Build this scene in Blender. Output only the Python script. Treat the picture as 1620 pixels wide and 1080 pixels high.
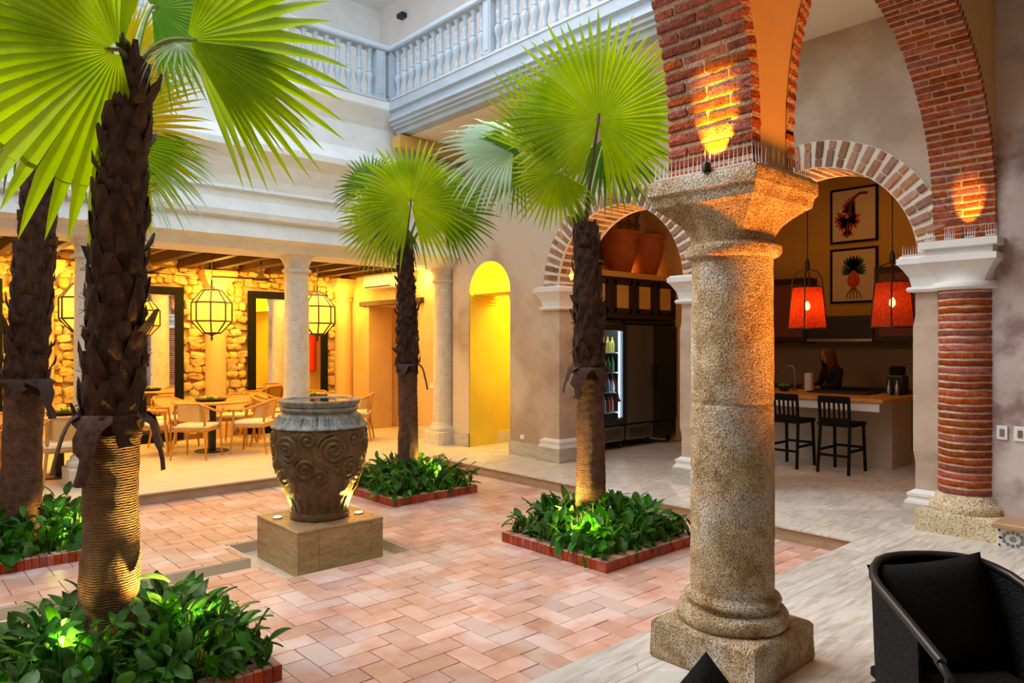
import bpy, bmesh, math, random
from math import pi, sin, cos, sqrt, radians, hypot, atan2
from mathutils import Vector as V, Matrix, noise
random.seed(7)
C = bpy.context.scene.collection
S = bpy.context.scene
for o in list(bpy.data.objects): bpy.data.objects.remove(o)

# ------------------------------------------------------------------ camera
F, CX, CY, EYE = 1139.0, 810.0, 543.0, 1.6        # focal length in pixels, horizon row, eye height
ANG = atan2(1265, 1139)                           # world +X lies this far right of the view direction
RX, FX = sin(ANG), cos(ANG)
FWD = V((FX, RX, 0)); RIGHT = V((RX, -FX, 0)); UP = V((0, 0, 1))
cam = bpy.data.cameras.new('camera'); cam.sensor_width = 36; cam.lens = F/1620*36
cam.shift_y = (CY-540)/1620; cam.clip_start = .05; cam.clip_end = 200
co = bpy.data.objects.new('camera', cam); C.objects.link(co)
co.matrix_world = Matrix(((RIGHT.x, 0, -FWD.x, 0), (RIGHT.y, 0, -FWD.y, 0), (0, 1, 0, EYE), (0, 0, 0, 1)))
S.camera = co
def at(u, v, w):                                  # a place seen in the photograph at depth w metres
    return V((0, 0, EYE)) + FWD*w + RIGHT*((u-CX)/F*w) + UP*((CY-v)/F*w)
def cdir(r, u, t):                                # direction: right, up, towards the viewer
    return (RIGHT*r + UP*u - FWD*t).normalized()

# ------------------------------------------------------------------ sky and exposure
S.view_settings.view_transform = 'Standard'; S.view_settings.look = 'None'
S.view_settings.gamma = 1; S.view_settings.use_curve_mapping = False
S.view_settings.exposure = 0.45
wd = bpy.data.worlds.new('sky'); S.world = wd; wd.use_nodes = True
bg = wd.node_tree.nodes['Background']; bg.inputs[0].default_value = (.72, .86, 1, 1); bg.inputs[1].default_value = 1.9
S.cycles.max_bounces = 7; S.cycles.diffuse_bounces = 4; S.cycles.glossy_bounces = 3
S.cycles.transmission_bounces = 5; S.cycles.transparent_max_bounces = 8
S.cycles.sample_clamp_indirect = 6; S.cycles.use_denoising = True
S.cycles.caustics_reflective = False; S.cycles.caustics_refractive = False

def light(name, kind, loc, power, col, size=.1, to=None, spot=70, blend=.6, sy=None):
    l = bpy.data.lights.new(name, kind); l.energy = power; l.color = col
    if kind == 'AREA':
        l.size = size
        if sy: l.shape = 'RECTANGLE'; l.size_y = sy
    elif kind == 'SUN': l.angle = size
    else: l.shadow_soft_size = size
    if kind == 'SPOT': l.spot_size = radians(spot); l.spot_blend = blend
    o = bpy.data.objects.new(name, l); C.objects.link(o); o.location = loc
    if to is not None: o.rotation_euler = (V(to)-V(loc)).to_track_quat('-Z', 'Y').to_euler()
    return o
sun = light('sun', 'SUN', (0, 0, 20), 3.0, (1, .97, .94), radians(38), to=(8.5, -15, 0))
WARM = (1, .60, .16); AMBER = (1, .42, .06); YEL = (1, .78, .10)

# ------------------------------------------------------------------ materials
def nn(nt, t, **k):
    n = nt.nodes.new(t)
    for a, b in k.items(): setattr(n, a, b)
    return n
def mat(name, c1, c2=None, c3=None, sc=3, rough=.75, bump=0, bsc=30, det=6, vary=0, metal=0, spec=.35, stretch=None, transl=0,
        emit=None, estr=0, pits=0, psc=40, rot=None, ramp=(.35, .65), bdet=4, trans=0, wave=None, coat=0, transp=0, pcol=(.16, .10, .06), phi=.44):
    m = bpy.data.materials.new(name); m.use_nodes = True; nt = m.node_tree; L = nt.links.new
    b = nt.nodes['Principled BSDF']; b.inputs['Roughness'].default_value = rough
    b.inputs['Metallic'].default_value = metal; b.inputs['Specular IOR Level'].default_value = spec
    if coat: b.inputs['Coat Weight'].default_value = coat; b.inputs['Coat Roughness'].default_value = .15
    c1 = (*c1, 1)
    if c2 is None and not vary: b.inputs['Base Color'].default_value = c1
    g = nn(nt, 'ShaderNodeNewGeometry'); pos = g.outputs['Position']
    mp = nn(nt, 'ShaderNodeMapping'); L(pos, mp.inputs[0])
    if stretch: mp.inputs['Scale'].default_value = stretch
    if rot: mp.inputs['Rotation'].default_value = (0, 0, rot)
    cur = None
    if c2 is not None:
        n = nn(nt, 'ShaderNodeTexNoise'); n.inputs['Scale'].default_value = sc; n.inputs['Detail'].default_value = det
        n.inputs['Roughness'].default_value = .6; L(mp.outputs[0], n.inputs['Vector'])
        r = nn(nt, 'ShaderNodeValToRGB'); L(n.outputs[0], r.inputs[0]); e = r.color_ramp.elements
        e[0].position, e[1].position = ramp; e[0].color = c1; e[1].color = (*c2, 1)
        cur = r.outputs[0]
        if c3 is not None:
            n2 = nn(nt, 'ShaderNodeTexNoise'); n2.inputs['Scale'].default_value = sc*.37; n2.inputs['Detail'].default_value = 5
            L(mp.outputs[0], n2.inputs['Vector'])
            r2 = nn(nt, 'ShaderNodeValToRGB'); r2.color_ramp.elements[0].position = .5; r2.color_ramp.elements[1].position = .58
            L(n2.outputs[0], r2.inputs[0])
            mx = nn(nt, 'ShaderNodeMix', data_type='RGBA'); L(r2.outputs[0], mx.inputs[0]); L(cur, mx.inputs[6]); mx.inputs[7].default_value = (*c3, 1)
            cur = mx.outputs[2]
    if vary:                                       # each brick, stone or leaf its own tone
        oi = nn(nt, 'ShaderNodeObjectInfo'); ad = nn(nt, 'ShaderNodeMath', operation='ADD')
        L(oi.outputs['Random'], ad.inputs[0]); L(g.outputs['Random Per Island'], ad.inputs[1])
        fr = nn(nt, 'ShaderNodeMath', operation='FRACT'); L(ad.outputs[0], fr.inputs[0])
        wn = nn(nt, 'ShaderNodeTexWhiteNoise', noise_dimensions='1D'); L(ad.outputs[0], wn.inputs['W'])
        hs = nn(nt, 'ShaderNodeHueSaturation')
        mr = nn(nt, 'ShaderNodeMapRange'); mr.inputs[3].default_value = 1-vary; mr.inputs[4].default_value = 1+vary; L(fr.outputs[0], mr.inputs[0])
        L(mr.outputs[0], hs.inputs['Value'])
        mr2 = nn(nt, 'ShaderNodeMapRange'); mr2.inputs[3].default_value = .5-.012*min(1, vary*2); mr2.inputs[4].default_value = .5+.012*min(1, vary*2)
        L(wn.outputs[0], mr2.inputs[0]); L(mr2.outputs[0], hs.inputs['Hue'])
        mr3 = nn(nt, 'ShaderNodeMapRange'); mr3.inputs[3].default_value = 1-vary*.6; mr3.inputs[4].default_value = 1.1; L(wn.outputs[0], mr3.inputs[0]); L(mr3.outputs[0], hs.inputs['Saturation'])
        if cur is not None: L(cur, hs.inputs['Color'])
        else: hs.inputs['Color'].default_value = c1
        cur = hs.outputs[0]
    hgt = None
    if bump:
        n3 = nn(nt, 'ShaderNodeTexNoise'); n3.inputs['Scale'].default_value = bsc; n3.inputs['Detail'].default_value = bdet
        L(mp.outputs[0], n3.inputs['Vector']); hgt = n3.outputs[0]
    if wave:
        w = nn(nt, 'ShaderNodeTexWave', bands_direction=wave[0]); w.inputs['Scale'].default_value = wave[1]; w.inputs['Distortion'].default_value = wave[2]
        w.inputs['Detail'].default_value = 3; w.inputs['Detail Scale'].default_value = 2
        L(mp.outputs[0], w.inputs['Vector'])
        if hgt is not None:
            am = nn(nt, 'ShaderNodeMath', operation='ADD'); L(hgt, am.inputs[0]); L(w.outputs[1], am.inputs[1]); hgt = am.outputs[0]
        else: hgt = w.outputs[1]
        if len(wave) > 3 and cur is not None:
            mm = nn(nt, 'ShaderNodeMix', data_type='RGBA', blend_type='MULTIPLY'); mm.inputs[0].default_value = wave[3]
            L(cur, mm.inputs[6]); L(w.outputs[0], mm.inputs[7]); cur = mm.outputs[2]
    if pits:
        vo = nn(nt, 'ShaderNodeTexNoise'); vo.inputs['Scale'].default_value = psc; vo.inputs['Detail'].default_value = 5; L(mp.outputs[0], vo.inputs['Vector'])
        pr = nn(nt, 'ShaderNodeValToRGB'); pr.color_ramp.elements[0].position = .36; pr.color_ramp.elements[1].position = phi; pr.color_ramp.elements[0].color = (*pcol, 1); L(vo.outputs[0], pr.inputs[0])
        mm = nn(nt, 'ShaderNodeMix', data_type='RGBA', blend_type='MULTIPLY'); mm.inputs[0].default_value = pits
        if cur is not None: L(cur, mm.inputs[6])
        else: mm.inputs[6].default_value = c1
        L(pr.outputs[0], mm.inputs[7]); cur = mm.outputs[2]
        am = nn(nt, 'ShaderNodeMath', operation='ADD')
        if hgt is not None: L(hgt, am.inputs[0])
        L(pr.outputs[0], am.inputs[1]); hgt = am.outputs[0]
    if cur is not None: L(cur, b.inputs['Base Color'])
    if hgt is not None:
        bp = nn(nt, 'ShaderNodeBump'); bp.inputs['Strength'].default_value = bump or .5; bp.inputs['Distance'].default_value = .02
        L(hgt, bp.inputs['Height']); L(bp.outputs[0], b.inputs['Normal'])
    if transp:
        tp = nn(nt, 'ShaderNodeBsdfTransparent'); ms2 = nn(nt, 'ShaderNodeMixShader'); ms2.inputs[0].default_value = transp
    if emit: b.inputs['Emission Color'].default_value = (*emit, 1); b.inputs['Emission Strength'].default_value = estr
    if trans: b.inputs['Transmission Weight'].default_value = trans
    if transl:
        tr = nn(nt, 'ShaderNodeBsdfTranslucent'); ms = nn(nt, 'ShaderNodeMixShader'); ms.inputs[0].default_value = transl
        if cur is not None: L(cur, tr.inputs[0])
        else: tr.inputs[0].default_value = c1
        L(b.outputs[0], ms.inputs[1]); L(tr.outputs[0], ms.inputs[2]); fin = ms.outputs[0]
        if transp: L(fin, ms2.inputs[1]); L(tp.outputs[0], ms2.inputs[2]); fin = ms2.outputs[0]
        L(fin, nt.nodes['Material Output'].inputs[0])
    return m

M = {}
M['plaster'] = mat('aged_plaster', (.45, .335, .245), (.57, .45, .345), (.66, .55, .43), sc=1.7, ramp=(.42, .58), rough=.9, bump=.25, bsc=9)
M['plaster_patch'] = mat('stained_plaster', (.28, .19, .17), (.52, .42, .385), (.64, .56, .52), sc=3.2, ramp=(.36, .54), rough=.9, bump=.4, bsc=10)
M['plaster_tan'] = mat('tan_plaster', (.64, .40, .17), (.70, .46, .21), sc=2, rough=.85, bump=.15, bsc=12)
M['white_plaster'] = mat('white_plaster', (.74, .74, .72), (.80, .80, .78), sc=3, rough=.8, bump=.12, bsc=14)
M['balcony'] = mat('blue_grey_paint', (.40, .46, .52), (.46, .52, .58), sc=4, rough=.7, bump=.1, bsc=10)
M['cornice'] = mat('pale_grey_render', (.68, .67, .64), (.76, .75, .72), sc=4, rough=.75, bump=.1, bsc=10)
M['yellow'] = mat('yellow_plaster', (.72, .52, .05), (.80, .60, .07), sc=2, rough=.8, bump=.1, bsc=10)
M['ceil'] = mat('cream_ceiling', (.78, .70, .56), (.82, .75, .62), sc=2, rough=.9)
M['ochre'] = mat('ochre_paint', (.60, .33, .07), (.64, .37, .09), sc=2, rough=.85)
M['coral'] = mat('coral_stone', (.50, .32, .15), (.84, .65, .41), (.78, .67, .52), sc=9, rough=.95, bump=1.0, bsc=90, pits=.7, psc=135, bdet=12, phi=.47, pcol=(.32, .21, .12))
M['coral2'] = mat('speckled_stone', (.70, .55, .34), (.80, .68, .48), sc=14, rough=.95, bump=.8, bsc=60, pits=.75, psc=75, phi=.42)
M['limestone'] = mat('limestone', (.66, .60, .50), (.76, .71, .62), sc=9, rough=.9, bump=.45, bsc=50, pits=.25, psc=50)
M['brick'] = mat('red_brick', (.23, .032, .008), (.46, .085, .018), sc=26, rough=.85, bump=.8, bsc=80, vary=.32)
M['ringbrick'] = mat('mottled_brick', (.34, .15, .085), (.44, .22, .13), sc=20, rough=.85, bump=.5, bsc=60, vary=.45)
M['mortar'] = mat('lime_mortar', (.60, .47, .33), (.70, .57, .42), sc=20, rough=.95, bump=.6, bsc=60)
M['mortar_pale'] = mat('pale_mortar', (.80, .72, .56), (.86, .79, .65), sc=20, rough=.95, bump=.4, bsc=50)
M['mortar_dk'] = mat('dusty_mortar', (.48, .31, .20), (.64, .46, .32), sc=24, rough=.95, bump=.8, bsc=60)
M['paver'] = mat('terracotta_tile', (.56, .28, .20), (.72, .45, .36), (.70, .50, .43), sc=5.5, rough=.42, bump=.3, bsc=16, vary=.17, spec=.5, ramp=(.3, .7))
M['joint'] = mat('grey_pink_grout', (.58, .40, .32), (.66, .47, .38), sc=12, rough=.9)
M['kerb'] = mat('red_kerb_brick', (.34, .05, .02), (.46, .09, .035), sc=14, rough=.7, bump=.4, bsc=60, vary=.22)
M['kerbtop'] = mat('pale_brick_top', (.50, .26, .17), (.62, .37, .27), sc=10, rough=.7, bump=.3, bsc=40, vary=.2)  # paler colour for the upward faces of the kerb bricks
M['soil'] = mat('dark_soil', (.02, .014, .008), (.05, .03, .018), sc=20, rough=1, bump=.6)
def marble(n, rot, a=(.40, .34, .27), b=(.78, .75, .69)):
    return mat(n, a, b, (.68, .645, .58), sc=3.0, rough=.36, stretch=(1.3, 9, 1), rot=rot, vary=.11, spec=.5, bump=.05, bsc=18, det=8, ramp=(.28, .66))
M['marbleA'] = marble('veined_marble_a', radians(45)); M['marbleB'] = marble('veined_marble_b', radians(-45)); M['marbleX'] = marble('veined_marble_x', 0); M['marbleY'] = marble('veined_marble_y', radians(90))
M['marble_joint'] = mat('marble_joint', (.42, .39, .35))
M['travertine'] = mat('travertine', (.62, .52, .38), (.72, .64, .50), sc=3, rough=.45, stretch=(1, 6, 1), vary=.05, spec=.5)
M['riser'] = mat('riser_stone', (.44, .31, .19), (.56, .42, .27), sc=5, rough=.6, stretch=(1, 1, 4))
M['trav_ped'] = mat('brown_travertine', (.38, .235, .10), (.52, .36, .18), sc=7, rough=.4, stretch=(1, 1, 5), pits=.35, psc=26, spec=.5)
M['base_marble'] = mat('grey_base_marble', (.42, .38, .33), (.58, .54, .48), sc=5, rough=.5, stretch=(1, 1, 4))
M['wood_dark'] = mat('dark_joist_wood', (.05, .014, .005), (.09, .028, .01), sc=10, rough=.6, stretch=(8, 1, 1))
M['wood'] = mat('honey_wood', (.50, .235, .06), (.62, .32, .10), sc=12, rough=.45, vary=.08)
M['wood_panel'] = mat('pale_wood_panel', (.66, .40, .14), (.74, .48, .20), sc=8, rough=.5)
M['cream'] = mat('cream_fabric', (.80, .74, .60), (.86, .80, .68), sc=60, rough=.9, bump=.2, bsc=200)
M['blk'] = mat('black_metal', (.012, .012, .012), rough=.4, spec=.5)
M['blkwood'] = mat('black_wood', (.006, .006, .006), rough=.65, spec=.12)
M['bronze'] = mat('dark_bronze', (.035, .014, .006), rough=.7, spec=.1)
M['blkfab'] = mat('black_fabric', (.008, .008, .008), (.013, .013, .013), sc=80, rough=.95, bump=.3, bsc=200, spec=.1)
M['wicker'] = mat('black_wicker', (.007, .007, .008), (.014, .014, .015), sc=60, rough=.75, bump=.6, bsc=90, spec=.15)
M['bark'] = mat('dark_palm_bark', (.022, .008, .004), (.065, .024, .011), sc=18, rough=.85, bump=.8, bsc=60, stretch=(1, 1, .3))
M['bark_low'] = mat('ringed_palm_bark', (.12, .045, .02), (.26, .11, .05), sc=16, rough=.75, bump=.7, bsc=34, wave=('Z', 24, 3.5, .6))
M['fibre'] = mat('bark_fibre', (.035, .014, .007), (.085, .036, .020), sc=30, rough=.9, vary=.3)
M['frond'] = mat('palm_leaf', (.26, .40, .003), (.44, .58, .006), sc=2.5, rough=.42, transl=.55, spec=.4, vary=.08)
M['frond_dk'] = mat('dark_palm_leaf', (.08, .22, .02), (.16, .31, .03), sc=2.5, rough=.4, transl=.45, spec=.45, vary=.08)
M['frond_yl'] = mat('yellow_lit_palm_leaf', (.62, .42, .01), (.52, .48, .02), sc=2.5, rough=.5, transl=.55, vary=.08)  # yellow light on these leaves is put into the leaf colour
M['frond_gl'] = mat('silvery_palm_leaf', (.42, .58, .40), (.55, .70, .55), sc=2.5, rough=.35, transl=.35, vary=.08)
M['petiole'] = mat('petiole_green', (.12, .20, .03), (.20, .26, .05), sc=8, rough=.5)
M['petiole_dk'] = mat('petiole_brown', (.055, .045, .012), (.09, .07, .02), sc=8, rough=.5)
M['leaf'] = mat('glossy_leaf', (.02, .10, .004), (.07, .26, .012), sc=9, rough=.42, transl=.3, spec=.22, vary=.4)
M['urn'] = mat('carved_urn_stone', (.075, .036, .012), (.155, .082, .030), sc=14, rough=.42, bump=.35, bsc=70, spec=.5)
M['urn_rim'] = mat('grey_urn_rim', (.10, .09, .07), (.28, .28, .24), sc=18, rough=.35, bump=.4, bsc=60, spec=.6)  # paler grey than the body, for the rim and petal shoulder
M['water'] = mat('still_water', (.02, .02, .015), rough=.03, spec=.8)
M['glass'] = mat('clear_glass', (.9, .95, .95), rough=.02, trans=.9)
M['lantern'] = mat('lantern_glass', (.9, .62, .2), rough=.4, transl=.6, emit=(1, .60, .14), estr=.22)
M['bulb'] = mat('glowing_bulb', (1, .8, .5), emit=(1, .72, .3), estr=14)
M['bulb_puck'] = mat('lit_uplight_lens', (1, .95, .7), emit=(1, .85, .4), estr=8)
M['mirror'] = mat('mirror_glass', (.92, .92, .92), rough=.01, metal=1)
M['steel'] = mat('steel', (.30, .28, .26), (.36, .34, .31), sc=3, rough=.28, metal=.85, stretch=(1, 1, .1))
M['steel_dk'] = mat('dark_steel', (.09, .085, .08), rough=.3, metal=.8)
M['white'] = mat('white_plastic', (.82, .82, .80), rough=.4)
M['spike'] = mat('clear_plastic_spike', (.86, .80, .80), rough=.25, transl=.3, spec=.6)
M['red'] = mat('red_cloth', (.62, .02, .01), (.72, .04, .01), sc=12, rough=.8)
M['shade'] = mat('red_woven_shade', (.42, .018, .006), (.85, .09, .012), sc=90, rough=.9, transl=.5, stretch=(1, 1, .25), emit=(1, .05, .004), estr=.05, transp=.10)
M['terra'] = mat('terracotta_pot', (.40, .10, .03), (.50, .15, .05), sc=5, rough=.7)
M['paper'] = mat('print_paper', (.72, .55, .33))
M['paver_red'] = M['red']
M['pink_wall'] = mat('pale_pink_plaster', (.72, .62, .58), (.77, .68, .64), sc=2, rough=.9)
M['rubble'] = mat('rubble_stone', (.48, .30, .09), (.76, .52, .19), sc=8, rough=.95, bump=.8, bsc=26, vary=.22)
M['rubble_bed'] = mat('rubble_mortar', (.48, .32, .15), (.60, .42, .22), sc=8, rough=1, bump=.8, bsc=30)
M['green'] = mat('green_fruit', (.12, .22, .02), rough=.5)
M['yellow_fruit'] = mat('yellow_fruit', (.75, .5, .04), rough=.5)
M['skin'] = mat('skin', (.46, .19, .10), rough=.6)
M['hair'] = mat('auburn_hair', (.10, .02, .012), (.16, .035, .02), sc=40, rough=.6, stretch=(1, 1, .1))
M['darkcloth'] = mat('dark_clothing', (.012, .011, .012), rough=.9)
M['wall_dk'] = mat('kitchen_backsplash', (.30, .20, .12), (.34, .23, .14), sc=2, rough=.6)
M['cabinet'] = mat('dark_cabinet', (.035, .02, .014), rough=.45)
M['cab_panel'] = mat('burgundy_panel', (.20, .055, .035), rough=.5)
M['wood_slab'] = mat('varnished_wood_slab', (.42, .24, .12), (.50, .31, .17), sc=6, rough=.35, stretch=(5, 1, 1))
# ------------------------------------------------------------------ mesh helpers
class B:
    def __init__(s): s.v = []; s.f = []; s.mi = []; s.cur = 0
    def add(s, vs, fs, m=None):
        n = len(s.v); s.v += [tuple(p) for p in vs]; s.f += [tuple(i+n for i in f) for f in fs]; s.mi += [s.cur if m is None else m]*len(fs); return s
    def box(s, x0, x1, y0, y1, z0, z1, m=None):
        return s.add([(x0,y0,z0),(x1,y0,z0),(x1,y1,z0),(x0,y1,z0),(x0,y0,z1),(x1,y0,z1),(x1,y1,z1),(x0,y1,z1)],
                     [(0,3,2,1),(4,5,6,7),(0,1,5,4),(1,2,6,5),(2,3,7,6),(3,0,4,7)], m)
    def rbox(s, c, sx, sy, sz, mtx=None, bev=0, m=None):   # centred box, turned by mtx, softened edges
        hx, hy, hz = sx/2, sy/2, sz/2; P = []; Fc = []
        if bev:
            b = min(bev, hx*.9, hy*.9, hz*.9)
            for z, i in ((-hz, b), (-hz+b, 0), (hz-b, 0), (hz, b)):
                for x, y in ((-hx+i, -hy+i), (hx-i, -hy+i), (hx-i, hy-i), (-hx+i, hy-i)): P.append(V((x, y, z)))
            Fc = [(3,2,1,0),(12,13,14,15)]
            for k in range(3):
                for j in range(4): Fc.append((k*4+j, k*4+(j+1)%4, k*4+4+(j+1)%4, k*4+4+j))
        else:
            P = [V((a*hx, b_*hy, c_*hz)) for c_ in (-1,1) for a, b_ in ((-1,-1),(1,-1),(1,1),(-1,1))]
            Fc = [(3,2,1,0),(4,5,6,7),(0,1,5,4),(1,2,6,5),(2,3,7,6),(3,0,4,7)]
        c = V(c)
        return s.add([(mtx @ p if mtx else p)+c for p in P], Fc, m)
    def rings(s, R, cap=True, closed=True, m=None):        # a list of equal-length rings of points
        n = len(R[0]); P = [p for r in R for p in r]; Fc = []
        for k in range(len(R)-1):
            for j in range(n if closed else n-1):
                Fc.append((k*n+j, k*n+(j+1)%n, (k+1)*n+(j+1)%n, (k+1)*n+j))
        if cap: Fc += [tuple(range(n))[::-1], tuple(range((len(R)-1)*n, len(R)*n))]
        return s.add(P, Fc, m)
    def lathe(s, prof, c=(0,0,0), n=24, cap=True, m=None, fn=None):   # prof: (z, r[, squareness])
        R = []
        for q in prof:
            z, r = q[0], q[1]; sq = q[2] if len(q) > 2 else 0; ring = []
            for i in range(n):
                a = 2*pi*i/n
                k = r*((1-sq)+sq/max(abs(cos(a)), abs(sin(a)))) if sq else r
                p = V((k*cos(a), k*sin(a), z))
                if fn: p = fn(p)
                ring.append((p.x+c[0], p.y+c[1], p.z+c[2]))
            R.append(ring)
        return s.rings(R, cap, m=m)
    def tube(s, pts, r, n=8, m=None, cap=True, flat=1):
        pts = [V(p) for p in pts]; R = []; u = None
        for i, p in enumerate(pts):
            d = (pts[min(i+1, len(pts)-1)]-pts[max(i-1, 0)]).normalized()
            if u is None: u = d.orthogonal().normalized()
            u = (u - d*u.dot(d)).normalized(); w = d.cross(u)
            rr = r[i] if isinstance(r, (list, tuple)) else r
            R.append([tuple(p+u*(rr*cos(2*pi*k/n))+w*(rr*flat*sin(2*pi*k/n))) for k in range(n)])
        return s.rings(R, cap, m=m)
    def prism(s, poly, a, b, ax='z', m=None):              # polygon extruded a..b along an axis
        def q(u, v, w): return {'z': (u, v, w), 'y': (u, w, v), 'x': (w, u, v)}[ax]
        n = len(poly); P = [q(u, v, a) for u, v in poly]+[q(u, v, b) for u, v in poly]
        return s.add(P, [tuple(range(n))[::-1], tuple(range(n, 2*n))]+[(i, (i+1) % n, n+(i+1) % n, n+i) for i in range(n)], m)
    def mesh(s, name, mats, smooth=False):
        me = bpy.data.meshes.new(name); me.from_pydata(s.v, [], s.f)
        for x in (mats if isinstance(mats, (list, tuple)) else [mats]): me.materials.append(M[x] if isinstance(x, str) else x)
        me.polygons.foreach_set('material_index', s.mi)
        if smooth: me.polygons.foreach_set('use_smooth', [True]*len(s.f))
        bm = bmesh.new(); bm.from_mesh(me); bmesh.ops.recalc_face_normals(bm, faces=bm.faces); bm.to_mesh(me); bm.free()
        if smooth:
            try: me.set_sharp_from_angle(angle=radians(smooth if smooth is not True else 50))
            except Exception: pass
        me.update(); return me
    def build(s, name, mats, parent=None, smooth=False, loc=None):
        return put(name, s.mesh(name, mats, smooth), parent, loc)
def put(name, me, parent=None, loc=None, rotz=0, scale=None, mtx=None):
    o = bpy.data.objects.new(name, me); C.objects.link(o)
    if parent: o.parent = parent
    if loc is not None: o.location = loc
    if rotz: o.rotation_euler = (0, 0, rotz)
    if scale is not None: o.scale = scale
    if mtx is not None: o.matrix_basis = mtx
    return o
def tag(o, label=None, cat=None, group=None, kind=None):
    if label: o['label'] = label
    if cat: o['category'] = cat
    if group: o['group'] = group
    if kind: o['kind'] = kind
    return o
def thing(name, label, cat, loc=(0,0,0), rotz=0, group=None):
    o = bpy.data.objects.new(name, None); C.objects.link(o); o.empty_display_size = .1
    o.location = loc; o.rotation_euler = (0, 0, rotz); return tag(o, label, cat, group)
def dup(root, loc, rotz=0, label=None, group=None, scale=None):
    r = root.copy(); C.objects.link(r); r.location = loc; r.rotation_euler = (0, 0, rotz)
    if scale: r.scale = (scale,)*3
    if label: r['label'] = label
    if group: r['group'] = group
    for ch in root.children:
        c = ch.copy(); C.objects.link(c); c.parent = r
        for g in ch.children:
            d = g.copy(); C.objects.link(d); d.parent = c
    return r
def struct(name, label, bld=None, mats=None, cat='wall', smooth=False):
    o = bld.build(name, mats, None, smooth); return tag(o, label, cat, kind='structure')
def rotm(ax, ang): return Matrix.Rotation(ang, 3, ax)
def lerp(a, b, t): return a+(b-a)*t
def jit(a): return random.uniform(-a, a)

# ------------------------------------------------------------------ the room shell
W = 6.95; WT = .55; SP = 2.32; PZ = -.12
def arc_poly(u0, u1, z0, z1, ops, n=28):          # wall outline with openings that reach the bottom; op = centre, half width, spring, rise
    P = [(u0, z0)]
    for c, hw, sp, rise in ops:
        P += [(c-hw, z0), (c-hw, sp)]
        if rise: P += [(c-hw*cos(pi*i/n), sp+rise*sin(pi*i/n)) for i in range(1, n)]
        P += [(c+hw, sp), (c+hw, z0)]
    return P+[(u1, z0), (u1, z1), (u0, z1)]
A1, A2, AR = 5.79, 3.33, 1.0
NC, NH = 8.235, .475
b = B(); b.prism(arc_poly(1.97, 9.12, -.02, 4.6, [(A2, AR+.02, SP, AR+.02), (A1, AR+.02, SP, AR+.02), (NC, NH, 2.36, .47)]), W, W+WT, 'x')
wall_arch = struct('wall_right', 'long grey-pink plaster wall pierced by two brick-ringed arches', b, 'plaster')
b = B(); b.box(W, W+WT, -3, 1.97, -.02, 4.6)
struct('wall_near_right', 'stained pinkish plaster wall right of the brick column', b, 'plaster_patch')
b = B(); b.prism(arc_poly(9.12, 12.9, -.02, 4.6, [(10.98, .78, 2.28, 0)]), 7.0, 7.5, 'x')
wall_end = struct('wall_end', 'warm-lit plaster end wall of the dining gallery with a doorway', b, 'plaster_tan')
b = B(); b.box(-2.2, 7.5, 12.55, 12.9, -.02, 4.6)
wall_back = struct('wall_back', 'back wall of the dining gallery built of lit rubble stone', b, 'rubble_bed')
b = B(); b.box(-2.5, -2.2, -3, 12.9, -.3, 5)
struct('wall_left', 'plain plaster wall closing the courtyard out of view', b, 'plaster')
b = B(); b.box(-2.5, 7.5, -3.3, -3, -.3, 5)
struct('wall_front', 'plain plaster wall behind the viewer', b, 'plaster')
# upper storey
b = B(); b.box(W, W+.3, -3, 11.3, 4.98, 7.62)
struct('wall_upper_right', 'pale pink upper wall behind the balcony balusters', b, 'pink_wall')
b = B(); b.box(-2.5, W, 11.3, 11.6, 4.98, 7.62)
struct('wall_upper_back', 'white upper wall behind the far balcony', b, 'white_plaster')
b = B(); b.box(5.75, W+.4, -3, 11.6, 7.62, 7.8); b.box(-2.5, 5.75, 9.2, 11.6, 7.62, 7.8)
struct('ceiling_upper', 'white ceiling of the upper balcony gallery', b, 'white_plaster', 'ceiling')
b = B(); b.box(5.90, W+.02, 2.16, 9.0, 4.60, 4.72); b.box(5.80, W+.3, -3, 9.3, 4.72, 4.98)
struct('ceiling_balcony', 'cream soffit under the projecting balcony', b, 'ceil', 'ceiling')
b = B(); b.box(-2.5, W, -3, 2.16, 4.59, 4.98); b.box(-2.5, 7.5, 9.3, 12.9, 4.3, 4.98)
struct('ceiling_near', 'cream ceiling over the near arcade', b, 'ceil', 'ceiling')
b = B(); b.box(5.70, 6.94, 8.72, 8.93, 4.42, 4.59)
tag(b.build('shadow_strip', 'ochre'), 'brown band in place of the shadow under the balcony soffit at the corner', 'trim', kind='structure')  # solid strip whose brown colour stands for the shadow under the soffit

# dining gallery facade: one moulded cornice running along x
prof = [(9.62,2.78),(9.12,2.80),(9.04,2.90),(8.93,2.94),(8.99,3.15),(8.92,3.18),(8.91,3.25),(9.03,3.42),(9.03,3.51),(8.98,3.53),(9.03,3.58),(9.02,3.70),(8.96,3.83),(8.93,3.90),(8.80,4.02),(8.80,4.10),(9.02,4.34),(9.04,4.70),(8.98,4.80),(8.88,4.93),(8.87,4.95),(8.87,5.06),(9.25,5.07),(9.62,5.07)]
b = B(); b.prism(prof, -2.2, 7.0, 'x')
struct('trim_2', 'broad stepped white cornice above the dining gallery columns', b, 'cornice', 'cornice')
# balcony cornice on the arch wall side: profile in x, extruded along y
prof = [(6.0,4.61),(5.76,4.625),(5.74,4.68),(5.70,4.69),(5.70,4.72),(5.66,4.735),(5.66,4.77),(5.62,4.79),(5.62,4.83),(5.655,4.85),(5.655,4.91),(5.61,4.935),(5.61,5.06),(6.0,5.07)]
b = B(); n = len(prof)
b.prism([(x, z) for x, z in prof], -1.0, 8.90, 'y')
struct('trim_3', 'blue-grey moulded cornice under the right balcony', b, 'balcony', 'cornice')

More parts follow.
